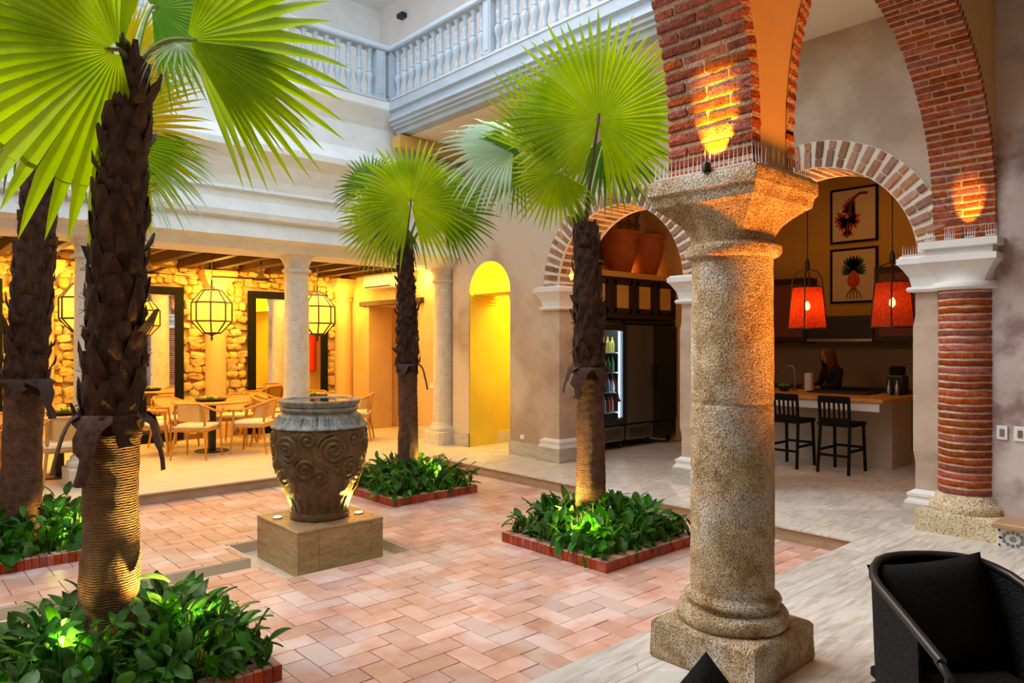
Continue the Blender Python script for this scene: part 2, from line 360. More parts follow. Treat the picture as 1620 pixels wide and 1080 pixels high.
# balustrades
BAL = [(0,.042,1),(.03,.042,1),(.035,.030),(.06,.036),(.075,.030),(.12,.024),(.20,.040),(.25,.052),(.30,.050),(.335,.028),(.35,.036),(.365,.028),(.42,.030),(.50,.036),(.515,.028),(.53,.036),(.60,.028),(.635,.042),(.645,.042,1),(.67,.042,1)]
bal_me = B().lathe(BAL, n=12).mesh('baluster', 'balcony', 40)
def balustrade(name, label, p0, p1, posts):
    t = thing(name, label, 'balustrade', (0,0,0), 0)
    d = V(p1)-V(p0); L_ = d.length; d.normalize(); nrm = V((-d.y, d.x, 0)); z0 = 5.07
    def bar(a, c, hw, za, zb, nm, bev=.01):
        m = Matrix(((d.x, nrm.x, 0), (d.y, nrm.y, 0), (0, 0, 1)))
        bb = B(); bb.rbox(V(p0)+d*((a+c)/2)+V((0,0,(za+zb)/2)), c-a, hw*2, zb-za, m, bev); bb.build(nm, 'balcony', t)
    bar(-.07, L_, .075, z0, z0+.045, 'bottom_rail'); bar(-.09, L_, .10, z0+.715, z0+.80, 'handrail', .02)
    for s in posts:
        bar(s-.07, s+.07, .07, z0+.045, z0+.715, 'post', .006); bar(s-.04, s+.04, .078, z0+.09, z0+.67, 'post_panel', .004)
    for a, c in zip(posts[:-1], posts[1:]):
        k = max(2, round((c-a-.14)/.165))
        for i in range(k):
            q = V(p0)+d*(a+.07+(c-a-.14)*(i+.5)/k); put('baluster', bal_me, t, (q.x, q.y, z0+.045))
    return t
balustrade('balcony_balustrade', 'pale blue-grey turned balustrade along the right upper balcony', (5.70, 8.92, 0), (5.70, 1.0, 0), [.0, 2.2, 4.9, 7.6])
balustrade('balcony_balustrade', 'pale blue-grey balustrade above the dining gallery, half hidden by palm leaves', (5.52, 8.96, 0), (-1.9, 8.96, 0), [.03, 2.5, 5.0, 7.4])

# anti-bird spike strips
def spikes(name, label, a, c, h=.11, step=.022, parent=None, group=None, rad=.0035):
    a, c = V(a), V(c); L_ = (c-a).length; d = (c-a)/L_; nrm = V((-d.y, d.x, 0)); bb = B(); k = int(L_/step)
    m = Matrix(((d.x, nrm.x, 0), (d.y, nrm.y, 0), (0, 0, 1)))
    for i in range(k+1):
        p = a+d*(i*L_/max(1, k)); q = p+nrm*jit(.012)+d*jit(.004)+V((0,0,h*random.uniform(.8, 1)))
        e = nrm*rad; f = d*rad
        bb.add([p+e, p-e*.5+f, p-e*.5-f, q], [(0,1,3),(1,2,3),(2,0,3)])
    bs = B().rbox((a+c)/2+V((0,0,.004)), L_, .03, .008, m)
    t = thing(name, label, 'bird spikes', a, 0, group)
    o = bs.build('base_strip', 'spike', t); o.location = -a
    o = bb.build('spikes', 'spike', t); o['kind'] = 'stuff'; o.location = -a
    return t
spikes('bird_spike_strip', 'row of fine spikes along the lip of the right balcony', (5.613, 8.8, 5.065), (5.613, 1.0, 5.065), .06, .03, rad=.003)
spikes('bird_spike_strip', 'row of fine spikes along the lip of the far balcony', (5.5, 8.874, 5.065), (2.0, 8.874, 5.065), .06, .03, rad=.003)

# ------------------------------------------------------------------ floors
def clip(poly, x0, x1, y0, y1):
    def cut(P, f, inter):
        out = []
        for i in range(len(P)):
            a, c = P[i-1], P[i]
            if f(c):
                if not f(a): out.append(inter(a, c))
                out.append(c)
            elif f(a): out.append(inter(a, c))
        return out
    for ax, val, sg in ((0, x0, 1), (0, x1, -1), (1, y0, 1), (1, y1, -1)):
        if not poly: return None
        f = lambda p: sg*(p[ax]-val) >= -1e-9
        def inter(a, c):
            t = (val-a[ax])/(c[ax]-a[ax]); return (a[0]+(c[0]-a[0])*t, a[1]+(c[1]-a[1])*t)
        poly = cut(poly, f, inter)
    if not poly or len(poly) < 3: return None
    ar = abs(sum(poly[i-1][0]*poly[i][1]-poly[i][0]*poly[i-1][1] for i in range(len(poly))))/2
    return poly if ar > .0012 else None
def shown(p, z):                                  # rough visible size, for choosing which pieces are single objects
    w = p[0]*FX+p[1]*RX; r = p[0]*RX-p[1]*FX
    if w < .3: return 0
    u = CX+F*r/w; v = CY-F*(z-EYE)/w
    return (1/w if -80 < u < 1700 and v < 1150 else .001/w)
def lay(pieces, z, th, parent, name, limit=300, top_z=0, gap=.002):
    """pieces: (polygon, material); the largest in view become parts, the others one joined part"""
    pieces.sort(key=lambda q: -shown((sum(p[0] for p in q[0])/len(q[0]), sum(p[1] for p in q[0])/len(q[0])), z))
    rest = B(); mats = sorted({m for _, m in pieces}); 
    for i, (poly, m) in enumerate(pieces):
        cx = sum(p[0] for p in poly)/len(poly); cy = sum(p[1] for p in poly)/len(poly)
        q = []
        for x, y in poly:
            dx, dy = x-cx, y-cy; l = max(hypot(dx, dy), .01); k = max(0, 1-gap*1.4/l); q.append((cx+dx*k, cy+dy*k))
        dz = jit(top_z); e = .0025; nq = len(q)
        inn = [(cx+(x-cx)*(1-e/max(hypot(x-cx, y-cy), .02)), cy+(y-cy)*(1-e/max(hypot(x-cx, y-cy), .02))) for x, y in q]
        zt = z+dz
        Vs = [(x, y, z-th) for x, y in q]+[(x, y, zt-.0015) for x, y in q]+[(x, y, zt) for x, y in inn]
        Fs = [tuple(range(nq))[::-1], tuple(range(2*nq, 3*nq))]+[(k_*nq+j, k_*nq+(j+1) % nq, (k_+1)*nq+(j+1) % nq, (k_+1)*nq+j) for k_ in (0, 1) for j in range(nq)]
        if i < limit: B().add([(a-cx, b_-cy, c) for a, b_, c in Vs], Fs).build(name, m, parent, loc=(cx, cy, 0))
        else: rest.add(Vs, Fs, mats.index(m))
    if rest.v: rest.build(name+'s', mats, parent)['kind'] = 'stuff'

PX0, PX1, PY0, PY1 = -.3, 5.97, 2.48, 8.31           # sunken patio
b = B()                                            # marble level slab
for x0, x1, y0, y1 in ((-2.5, 13, -3.3, PY0-.0), (PX1, 13, PY0, 13), (-2.5, PX1, PY1, 13), (-2.5, PX0, PY0, PY1)):
    b.box(x0+(0.03 if x0 == PX1 else 0), x1, y0+(.03 if y0 == PY1 else 0), y1-(.03 if y1 == PY0 else 0), -.42, -.016)
floor = struct('floor', 'pale veined marble floor around the patio', b, 'riser', 'floor')
pcs = []
def planks45(x0, x1, y0, y1, bw=.62, pw=.17, ax=0):   # chevron bands of planks
    k = 0; u = (x0 if ax == 0 else y0)
    end = x1 if ax == 0 else y1
    while u < end-.01:
        u1 = min(u+bw, end); sgn = 1 if k % 2 == 0 else -1
        lo, hi = (y0, y1) if ax == 0 else (x0, x1); s = pw*1.414
        t = lo-bw-s
        while t < hi+bw+s:
            if sgn > 0: q = [(u, t), (u+bw, t+bw), (u+bw, t+bw+s), (u, t+s)]
            else: q = [(u, t+bw), (u+bw, t), (u+bw, t+s), (u, t+bw+s)]
            if ax == 1: q = [(b_, a) for a, b_ in q]
            q = clip(q, x0, x1, y0, y1)
            if q: pcs.append((q, 'marbleA' if sgn*(1 if ax == 0 else 1) > 0 else 'marbleB'))
            t += s
        u = u1; k += 1
def slabs(x0, x1, y0, y1, sx, sy, m, off=0):
    j = 0; y = y0
    while y < y1-.01:
        x = x0-(off if j % 2 else 0)
        while x < x1-.01:
            q = clip([(x, y), (x+sx, y), (x+sx, y+sy), (x, y+sy)], x0, x1, y0, y1)
            if q: pcs.append((q, m))
            x += sx
        y += sy; j += 1
BW = .22
slabs(PX0, PX1+BW, PY0-BW, PY0, 1.2, BW, 'marbleX'); slabs(PX1, PX1+BW, PY0, 8.3, BW, 1.2, 'marbleY')
planks45(PX1+BW, 9.6, PY0-BW, 8.3); planks45(9.6, 12.6, PY0-BW, 6.9, .9, .3)
planks45(-1, 6.95, -1.2, PY0-BW, .85, .22, 1)
slabs(-1.5, 7.6, PY1, 12.5, .9, .6, 'travertine', .45); slabs(7.6, 9.6, 8.3, 12.5, .9, .6, 'travertine', .45)
lay(pcs, 0, .0155, floor, 'marble_slab', 300, .0003, .0012)

# patio: grout bed, herringbone terracotta tiles, recess for the fountain, channel
RX0, RX1, RY0, RY1 = 2.31, 3.40, 5.02, 6.18; CH0, CH1 = 5.45, 5.71
b = B(); zb = PZ-.012
for q in ((PX0-.03, PX1+.05, PY0-.05, RY0), (PX0-.03, PX1+.05, RY1, PY1+.05), (RX1, PX1+.05, RY0, RY1), (PX0-.03, RX0, RY0, CH0), (PX0-.03, RX0, CH1, RY1)): b.box(*q, -.42, zb)
b.box(PX0-.03, RX1, RY0, RY1, -.42, -.215)
patio = struct('patio_floor', 'sunken patio bed of pinkish grout', b, 'joint', 'floor')
lin = B()
g_ = .004
for q in ((RX0-.012, RX0+g_, RY0, CH0), (RX0-.012, RX0+g_, CH1, RY1), (RX1-g_, RX1+.012, RY0, RY1), (RX0, RX1, RY0-.012, RY0+g_), (RX0, RX1, RY1-g_, RY1+.012), (PX0, RX0, CH0-.012, CH0+g_), (PX0, RX0, CH1-g_, CH1+.012)): lin.box(*q, -.22, PZ-.004)
lin.box(PX0, RX1, RY0-.01, RY1+.01, -.222, -.208)
lin.build('channel_lining', 'travertine', patio)['label'] = 'pale stone lining of the channel and fountain recess'
PLANTERS = {'A': (.41, 1.59, 3.52, 4.70), 'B': (.41, 1.59, 6.52, 7.70), 'R': (4.12, 5.30, 3.53, 4.71), 'C': (4.13, 5.27, 6.45, 7.59)}
pcs = []; a = .15
holes = [(RX0-.012, RX1+.012, RY0-.012, RY1+.012), (PX0-.1, RX0, CH0-.012, CH1+.012)]+[(x0+.04, x1-.04, y0+.04, y1-.04) for x0, x1, y0, y1 in PLANTERS.values()]
for i in range(-4, 44):
    for j in range(-2, 42):
        s = (i-j) % 4; ox, oy = PX0, PY0
        if s == 0: r = (ox+i*a, ox+(i+2)*a, oy+j*a, oy+(j+1)*a)
        elif s == 2: r = (ox+i*a, ox+(i+1)*a, oy+(j-1)*a, oy+(j+1)*a)
        else: continue
        rects = [r]
        for h in holes:                            # cut tiles round the openings
            nr = []
            for x0, x1, y0, y1 in rects:
                if x1 <= h[0] or x0 >= h[1] or y1 <= h[2] or y0 >= h[3]: nr.append((x0, x1, y0, y1)); continue
                if x0 < h[0]: nr.append((x0, h[0], y0, y1)); x0 = h[0]
                if x1 > h[1]: nr.append((h[1], x1, y0, y1)); x1 = h[1]
                if y0 < h[2]: nr.append((x0, x1, y0, h[2]))
                if y1 > h[3]: nr.append((x0, x1, h[3], y1))
            rects = nr
        for x0, x1, y0, y1 in rects:
            q = clip([(x0, y0), (x1, y0), (x1, y1), (x0, y1)], PX0, PX1, PY0, PY1-.26)
            if q: pcs.append((q, 'paver'))
x = PX0
while x < PX1-.02:                                 # soldier course along the dining step
    pcs.append(([(x+.012, PY1-.255), (min(x+.288, PX1), PY1-.255), (min(x+.288, PX1), PY1), (x+.012, PY1)], 'paver')); x += .3
lay(pcs, PZ, .011, patio, 'terracotta_tile', 300, .001, .003)

# planter kerbs of upright bricks
for kx, (x0, x1, y0, y1) in PLANTERS.items():
    lab = {'A': 'square brick planter kerb at the lower left corner', 'B': 'square brick planter kerb at the far left by the dining step',
           'R': 'square brick planter kerb nearest the rough stone column', 'C': 'square brick planter kerb behind the fountain urn'}[kx]
    t = thing('planter_kerb', lab, 'planter', ((x0+x1)/2, (y0+y1)/2, PZ), 0, 'brick planter kerbs')
    cx, cy = (x0+x1)/2, (y0+y1)/2; n = 24; st = (x1-x0)/n
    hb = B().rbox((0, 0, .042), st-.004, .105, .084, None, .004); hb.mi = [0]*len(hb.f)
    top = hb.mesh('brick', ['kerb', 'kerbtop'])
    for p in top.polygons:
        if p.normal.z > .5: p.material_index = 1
    for i in range(n):
        for sx, yy in ((1, y0+.0525), (1, y1-.0525)): put('brick', top, t, (x0+(i+.5)*st-cx, yy-cy, jit(.002)))
    for i in range(2, n-2):
        for xx in (x0+.0525, x1-.0525): put('brick', top, t, (xx-cx, y0+(i+.5)*st-cy, jit(.002)), pi/2)
    B().box(x0+.1-cx, x1-.1-cx, y0+.1-cy, y1-.1-cy, -.02, .05).build('soil', 'soil', t)
# ------------------------------------------------------------------ brick rings of the two wall arches
def unit_brick(lx, ly, lz, bev=.004, seed=0):
    rs = random.Random(seed); b_ = B().rbox((0,0,0), lx, ly, lz, None, bev)
    b_.v = [(x+rs.uniform(-.0025, .0025), y+rs.uniform(-.0025, .0025), z+rs.uniform(-.0025, .0025)) for x, y, z in b_.v]; return b_
brick_cache = {}
def brick_mesh(l, w, h, m, k):
    key = (round(l, 3), round(w, 3), round(h, 3), m, k)
    if key not in brick_cache: brick_cache[key] = unit_brick(l, w, h, .006, k).mesh('brick', m)
    return brick_cache[key]
def arch_ring(c, name, label):
    t = thing(name, label, 'brick arch', (W-.02, c, SP), 0)
    # mortar ring on the face and lining of the reveal, built as bands (local: x depth, y along, z up)
    b = B(); N = 40; ro = 1.262
    for r0, r1, xa, xb, nm in ((AR-.0, ro, .004, .03, 'face'), (AR+.006, AR+.03, .03, WT+.03, 'reveal')):
        R = []
        for i in range(N+1):
            th = pi*i/N; R.append([(xa, cos(th)*r0, sin(th)*r0), (xa, cos(th)*r1, sin(th)*r1), (xb, cos(th)*r1, sin(th)*r1), (xb, cos(th)*r0, sin(th)*r0)])
        b.rings(R, True)
    b.build('mortar', 'mortar_pale', t, 40)
    n = 31
    for i in range(n):
        th = pi*(i+.5)/n; dr = V((0, cos(th), sin(th))); dt = V((0, -sin(th), cos(th)))
        m = Matrix(((1, 0, 0), (0, dr.y, dt.y), (0, dr.z, dt.z)))     # x depth, local y radial, local z tangential
        lens = ((.155, .075) if i % 2 else (.075, .155)); r = AR+.010
        for L_ in lens:
            me = brick_mesh(.05, L_-.0+jit(.0)*.0, .062+.006*(L_ > .1), 'ringbrick', random.randrange(3))
            mm = (m @ rotm('X', jit(.03))).to_4x4(); mm.translation = V((.012+jit(.003), 0, 0))+dr*(r+L_/2); put('brick', me, t, mtx=mm); r += L_+.013
        # intrados bricks along the reveal
        x = .045; pat = (.24, .24) if i % 2 else (.115, .24, .115)
        for L_ in pat:
            me = brick_mesh(L_-.012, .05, .070, 'ringbrick', random.randrange(3))
            mm = m.to_4x4(); mm.translation = V((x+L_/2, 0, 0))+dr*(AR+.025+jit(.002)); put('brick', me, t, mtx=mm); x += L_
    t['kind'] = 'structure'; return t
arch_ring(A1, 'brick_arch', 'brick-ringed round arch in front of the refrigerators')
arch_ring(A2, 'brick_arch', 'brick-ringed round arch opening on the kitchen counter')

# pilasters (imposts, bases) of the wall arches: caps and bases wrap each pier
def pier(y0, y1, label):
    t = thing('arch_pier', label, 'pier', (W, (y0+y1)/2, 0)); c = (y0+y1)/2; w = y1-y0
    def lay3(nm, prof_, mat_, bv=.006):
        b = B(); R = []
        for z, o in prof_: R.append([(-o, -w/2-o, z), (WT+.02, -w/2-o, z), (WT+.02, w/2+o, z), (-o, w/2+o, z)])
        b.rings(R, True); b.build(nm, mat_, t)
    lay3('shaft', [(.30, .006), (.55, .006), (.60, .012), (.65, .02), (1.75, .02), (1.80, .012), (1.85, .006), (2.06, .006)], 'plaster')
    lay3('capital', [(2.05, .012), (2.055, .055), (2.075, .065), (2.095, .055), (2.10, .03), (2.18, .045), (2.25, .085), (2.29, .115), (2.295, .125), (2.345, .125), (2.35, .11), (2.37, .10)], 'white_plaster')
    lay3('base_moulding', [(.19, .075), (.215, .07), (.22, .055), (.25, .05), (.255, .06), (.28, .06), (.285, .045), (.31, .01)], 'white_plaster')
    lay3('base_block', [(0, .085), (.19, .085)], 'base_marble')
    t['kind'] = 'structure'; return t
pier(A1-AR-.0+.02-.50, A1-AR+.02, 'white-based pier between the two arches, partly behind the rough stone column')
pier(A1+AR-.02, A1+AR+.24, 'left pier of the refrigerator arch with pale moulded cap')
pier(A2-AR-.26, A2-AR+.02, 'right pier of the kitchen arch beside the brick column')
# skirting
b = B(); b.box(W-.03, W+.02, A1+AR+.32, NC-NH, 0, .20); b.box(W-.03, W+.02, NC+NH, 9.1, 0, .2)
tag(b.build('baseboard_right', 'base_marble'), 'stone skirting at the foot of the arch wall', 'baseboard', kind='structure')
b = B(); b.box(6.96, 7.02, 9.6, 10.2, 0, .2); b.box(6.96, 7.02, 11.76, 12.5, 0, .2)
tag(b.build('baseboard_end', 'travertine'), 'stone skirting of the dining gallery end wall', 'baseboard', kind='structure')

# yellow passage behind the round-headed opening
b = B(); y0, y1 = NC-NH-.02, NC+NH+.02; xb, xe = W+.02, 9.0
b.box(xb, xe, y1, y1+.1, 0, 2.9); b.box(xe, xe+.1, y0-.1, y1+.1, 0, 2.9); b.box(W+WT, xe, y0-.1, y0, 0, 2.9); b.box(W+WT, xe+.1, y0-.1, y1+.1, 2.86, 2.95)
b.box(W+.02, W+WT-.01, y0-.02, y0+.025, 0, 2.38); b.box(W+.012, W+WT+.02, NC+NH-.012, NC+NH+.03, 0, 2.38)
R = []
N = 20
for i in range(N+1):
    th = pi*i/N; R.append([(W+.012, NC+cos(th)*.468, 2.36+sin(th)*.468), (W+WT, NC+cos(th)*.468, 2.36+sin(th)*.468), (W+WT, NC+cos(th)*.5, 2.36+sin(th)*.5), (W+.012, NC+cos(th)*.5, 2.36+sin(th)*.5)])
b.rings(R, True)
struct('wall_passage', 'glowing yellow passage seen through the narrow round-headed opening', b, 'yellow')
b = B()
for z, o in ((2.20, .02), (2.25, .035), (2.30, .05)):
    b.box(W+.01, W+WT, NC+NH-.0-o, NC+NH+.01, z, z+.052); b.box(W+.01, W+WT, NC-NH-.01, NC-NH+o, z, z+.052)
b.box(W+.06, W+.5, NC-NH+.04, NC+NH-.04, 2.345, 2.36)
tag(b.build('trim_4', 'yellow'), 'small yellow ledge at the springing of the narrow opening', 'trim', kind='structure')
b = B(); b.box(W+.03, 9.0, y1-.03, y1, 0, .2)
tag(b.build('baseboard_passage', 'travertine'), 'stone skirting inside the yellow passage', 'baseboard', kind='structure')
light('passage_light', 'AREA', (7.9, NC, 2.8), 26, YEL, .5, to=(7.9, NC, 0))
light('passage_uplight', 'POINT', (7.22, NC, 2.43), 14, YEL, .08)
light('passage_front', 'POINT', (7.75, NC-.2, 1.3), 7, YEL, .2)

# ------------------------------------------------------------------ columns
NX, NY = 3.285, 1.975
def rough(k, fq=6):
    def f(p):
        d = noise.noise(p*fq)*k+noise.noise(p*fq*4)*k*.45; n_ = V((p.x, p.y, 0))
        return p+n_.normalized()*d if n_.length > .02 else p
    return f
def column(name, label, x, y, mats, parts, n=32, rk=0, group=None):
    t = thing(name, label, 'column', (x, y, 0), 0, group); offs = V((x*3.1, y*1.7, 0))
    for nm, prof_, sq in parts:
        prof_ = [tuple(q)+(0,)*(3-len(q)) for q in prof_]
        if rk:
            fine = []
            for (p, q) in zip(prof_[:-1], prof_[1:]):
                k = max(1, int(abs(q[0]-p[0])/.022))
                for i in range(k): fine.append(tuple(lerp(p[j], q[j], i/k) for j in range(len(p))))
            fine.append(prof_[-1]); prof_ = fine
        f0 = rough(rk) if rk else None
        fn = (lambda p: f0(p+offs)-offs) if rk else None
        def fn2(p):
            d = noise.noise((p+offs)*7)*rk+noise.noise((p+offs)*26)*rk*.6
            q = V((p.x, p.y, 0)); return p+q.normalized()*d+V((0, 0, noise.noise((p-offs)*9)*rk*.4)) if q.length > .02 else p
        b = B(); b.lathe(prof_, n=n, fn=fn2 if rk else None); o = b.build(nm, mats.get(nm, mats['*']), t, 40)
    return t
near_parts = [
 ('plinth', [(0, .285, 1), (.012, .292, 1), (.18, .288, 1), (.20, .27, 1), (.202, .2, 1)], 1),
 ('base_moulding', [(.195, .24), (.203, .262), (.225, .274), (.25, .274), (.272, .264), (.282, .245), (.286, .226), (.305, .224), (.31, .234), (.325, .240), (.34, .234), (.348, .216), (.36, .206)], 0),
 ('shaft', [(.34, .206), (1.28, .203), (1.30, .194), (1.32, .203), (2.04, .198)], 0),
 ('neck_ring', [(2.025, .2), (2.035, .228), (2.055, .238), (2.08, .236), (2.095, .215), (2.10, .2)], 0),
 ('capital', [(2.095, .20, 0), (2.14, .20, .15), (2.19, .205, .55), (2.23, .222, .9), (2.26, .25, 1), (2.275, .262, 1)], 0),
 ('abacus', [(2.27, .262, 1), (2.285, .283, 1), (2.33, .290, 1), (2.345, .305, 1), (2.40, .305, 1), (2.418, .296, 1), (2.42, .27, 1)], 1)]
column('stone_column', 'rough coral-stone column standing nearest the viewer', NX, NY, {'*': 'coral'}, near_parts, 96, .0042)
pc = [('plinth', [(0, .25, 1), (.20, .25, 1), (.205, .24, 1)], 1),
      ('base_moulding', [(.2, .235), (.24, .245), (.27, .235), (.285, .205), (.32, .20), (.34, .18)], 0),
      ('shaft', [(.33, .176), (2.57, .158)], 0),
      ('neck_ring', [(2.56, .16), (2.57, .19), (2.59, .195), (2.61, .19), (2.62, .165)], 0),
      ('capital', [(2.61, .162), (2.68, .165, .2), (2.76, .185, .7), (2.82, .225, 1), (2.835, .235, 1)], 0),
      ('abacus', [(2.83, .24, 1), (2.85, .25, 1), (2.87, .25, 1), (2.875, .265, 1), (2.92, .268, 1), (2.925, .24, 1)], 1)]
lab = {-.57: 'white stone column out past the left edge', 1.93: 'white stone column mostly behind the large left palm trunk', 4.43: 'white stone column rising behind the carved urn', 6.94: 'pale stone half column at the corner by the yellow passage'}
for x in (1.93, 4.43, 6.94):
    column('gallery_column', lab[x], x, 9.35, {'*': 'limestone' if x < 6 else 'limestone'}, pc, 28, .0035, 'columns along the front of the dining gallery')
# half columns on the rubble wall
pb = [('shaft', [(0, .20, 1), (.25, .20, 1), (.26, .175), (2.40, .165)], 0), ('neck_ring', [(2.39, .17), (2.41, .205), (2.44, .205), (2.46, .17)], 0),
      ('capital', [(2.45, .17), (2.56, .18, .5), (2.68, .24, 1), (2.72, .25, 1), (2.73, .27, 1), (2.82, .27, 1)], 1)]
for x, s in ((1.93, 'at the far left between two mirrors'), (4.45, 'in the middle between two mirrors'), (6.86, 'in the corner beside the doorway')):
    column('wall_half_column', 'glowing plaster half column on the rubble wall '+s, x, 12.48, {'*': 'plaster_tan'}, pb, 24, .002, 'half columns on the rubble wall')

# brick column engaged in the right wall
BX, BY = 7.03, 1.975
t = thing('brick_column', 'red brick half column with white capital on the right wall', 'column', (BX, BY, 0))
BP = [('plinth', [(0, .31, 1), (.165, .31, 1), (.18, .30, 1)], 'coral2'), ('base_moulding', [(.175, .285), (.20, .295), (.235, .29), (.255, .27), (.275, .25), (.295, .245), (.315, .235), (.325, .215)], 'coral2'),
      ('neck_ring', [(2.05, .19), (2.055, .245), (2.075, .262), (2.10, .262), (2.12, .25)], 'white_plaster'),
      ('capital', [(2.11, .235, .1), (2.16, .22, .5), (2.21, .225, .9), (2.26, .255, 1), (2.285, .275, 1), (2.29, .285, 1), (2.34, .285, 1), (2.345, .25, 1), (2.40, .25, 1), (2.405, .29, 1), (2.465, .292, 1), (2.47, .26, 1)], 'white_plaster')]
for nm, pr_, mt in BP:
    def fb(p): return p+V((p.x, p.y, 0))*(noise.noise((p+V((9, 2, 0)))*14)*.03 if mt == 'coral2' else 0)
    fine = []
    for p, q in zip(pr_[:-1], pr_[1:]):
        k = max(1, int(abs(q[0]-p[0])/.03)); fine += [tuple(lerp((p+(0,))[j], (q+(0,))[j], i/k) for j in range(3)) for i in range(k)]
    fine.append((pr_[-1]+(0,))[:3])
    B().lathe(fine, n=48, fn=fb).build(nm, mt, t, 40)
B().lathe([(.32, .212), (2.06, .212)], n=32).build('mortar_core', 'mortar', t, 40)
z = .325; k = 0
while z < 2.04:
    h = .0635; seed = k
    R = []
    for zz, rr in ((z+.003, .212), (z+.008, .219), (z+h-.017, .220), (z+h-.012, .212)):
        ring = []
        for i in range(36):
            a_ = 2*pi*i/36; r_ = rr+noise.noise(V((cos(a_)*2.5, sin(a_)*2.5, seed*1.7)))*.007
            ring.append((r_*cos(a_), r_*sin(a_), zz-z+noise.noise(V((cos(a_)*2, sin(a_)*2, seed*2.3)))*.006))
        R.append(ring)
    o = B().rings(R).build('brick_course', 'brick', t, 60); o.location = (0, 0, z); z += h; k += 1

# ------------------------------------------------------------------ the near arcade of red brick
Y0, Y1 = 1.735, 2.215; AC1, AC2, ARX, ARZ, ASP = 1.35, 5.20, 1.72, 1.60, 2.64
XL, XR = AC1+ARX, AC2-ARX                          # 3.07 .. 3.48 the pier over the near column
E_ = .080
n = 40; P = [(-2.3, 0), (AC1-ARX-E_, 0)]
P += [(AC1-(ARX+E_)*cos(pi*i/n), ASP+(ARZ+E_)*sin(pi*i/n)) for i in range(n+1) if AC1-(ARX+E_)*cos(pi*i/n) < (XL+XR)/2-.02]
P += [(XL+E_, 2.42), (XR-E_, 2.42)]
P += [(AC2-(ARX+E_)*cos(pi*i/n), ASP+(ARZ+E_)*sin(pi*i/n)) for i in range(n+1) if (XL+XR)/2+.02 < AC2-(ARX+E_)*cos(pi*i/n) < W-.01]
P += [(W+.0, 2.80), (W+.0, 4.6), (-2.3, 4.6)]
b = B(); b.prism(P, Y0+.012, Y1-.012, 'y')
arcade = struct('wall_arcade', 'plastered wall above the near brick arches', b, 'plaster_tan')
def big_arch(name, label, c, a0, a1):
    t = thing(name, label, 'brick arch', (c, Y0, ASP))
    b = B(); R = []; N = 60
    for i in range(N+1):
        th = lerp(a0, a1, i/N); ca, sa = cos(th), sin(th)
        R.append([(ca*(ARX+.007), .008, sa*(ARZ+.007)), (ca*(ARX+.007), Y1-Y0-.008, sa*(ARZ+.007)), (ca*(ARX+E_), Y1-Y0-.008, sa*(ARZ+E_)), (ca*(ARX+E_), .008, sa*(ARZ+E_))])
    b.rings(R)
    # stilts under the springing
    for sx, on in ((1, a0 < .1), (-1, a1 > 3.1)):
        if on:
            x0, x1 = sx*(ARX+.007), sx*(ARX+E_); b.box(min(x0, x1), max(x0, x1), .008, Y1-Y0-.008, -.222, .02)
    b.build('mortar', 'mortar_dk', t, 40)
    th = a0; i = 0; pitch = .0605
    def course(ctr, ct, i, rad=.078):
        pat = (.245, .235) if i % 2 else (.12, .24, .12); y = 0
        m = Matrix(((ct[0], 0, -ct[1]), (0, 1, 0), (ct[1], 0, ct[0])))   # local x radial, y along, z tangential
        for L_ in pat:
            me = brick_mesh(rad, L_-.014, .0435, 'brick', random.randrange(5))
            mm = (m @ rotm('Y', jit(.03)) @ rotm('X', jit(.02)) @ rotm('Z', jit(.015))).to_4x4()
            mm.translation = V(ctr)+V((ct[0], 0, ct[1]))*(rad/2+jit(.004))+V((0, y+L_/2-.001, 0)); put('brick', me, t, mtx=mm); y += L_
    for sx, on in ((1, a0 < .1), (-1, a1 > 3.1)):
        if on:
            for k in range(4): course((sx*ARX, 0, -.195+k*pitch), (sx, 0) if sx > 0 else (-1, 0), k)
    while th < a1-.01:
        ca, sa = cos(th), sin(th); nx, nz = ca/ARX, sa/ARZ; l = hypot(nx, nz); nx /= l; nz /= l
        course((ca*ARX, 0, sa*ARZ), (nx, nz), i); th += pitch/hypot(ARX*sa, ARZ*ca); i += 1
    t['kind'] = 'structure'; return t
big_arch('arcade_arch', 'red brick arch leaping left from the rough stone column', AC1, .0, 1.75)
big_arch('arcade_arch', 'red brick arch between the rough stone column and the brick column', AC2, 0, pi)
B_ = [((NX-.27, NY+.27), (NX-.27, NY-.27)), ((NX-.27, NY-.27), (NX+.27, NY-.27))]
spikes('bird_spike_strip', 'spikes along the left edge of the rough stone capital', (NX-.275, NY+.27, 2.422), (NX-.275, NY-.27, 2.422), .125, .024, None, 'bird spikes on the stone capital')
spikes('bird_spike_strip', 'orange-lit spikes along the front edge of the rough stone capital', (NX-.25, NY-.275, 2.422), (NX+.27, NY-.275, 2.422), .12, .024, None, 'bird spikes on the stone capital')
for i in range(4):
    y = BY+.24-i*.15
    spikes('bird_spike_strip', ['leftmost', 'second', 'third', 'rightmost'][i]+' tuft of spikes on the white capital of the brick column', (BX-.27, y, 2.472), (BX-.27, y-.07, 2.472), .12, .014, None, 'spike tufts on the white capital')
spikes('bird_spike_strip', 'spikes on the cap of the right pier of the kitchen arch', (W-.09, A2-AR+.10, 2.372), (W-.09, A2-AR-.09, 2.372), .11, .02, None, 'spikes on the kitchen arch pier')

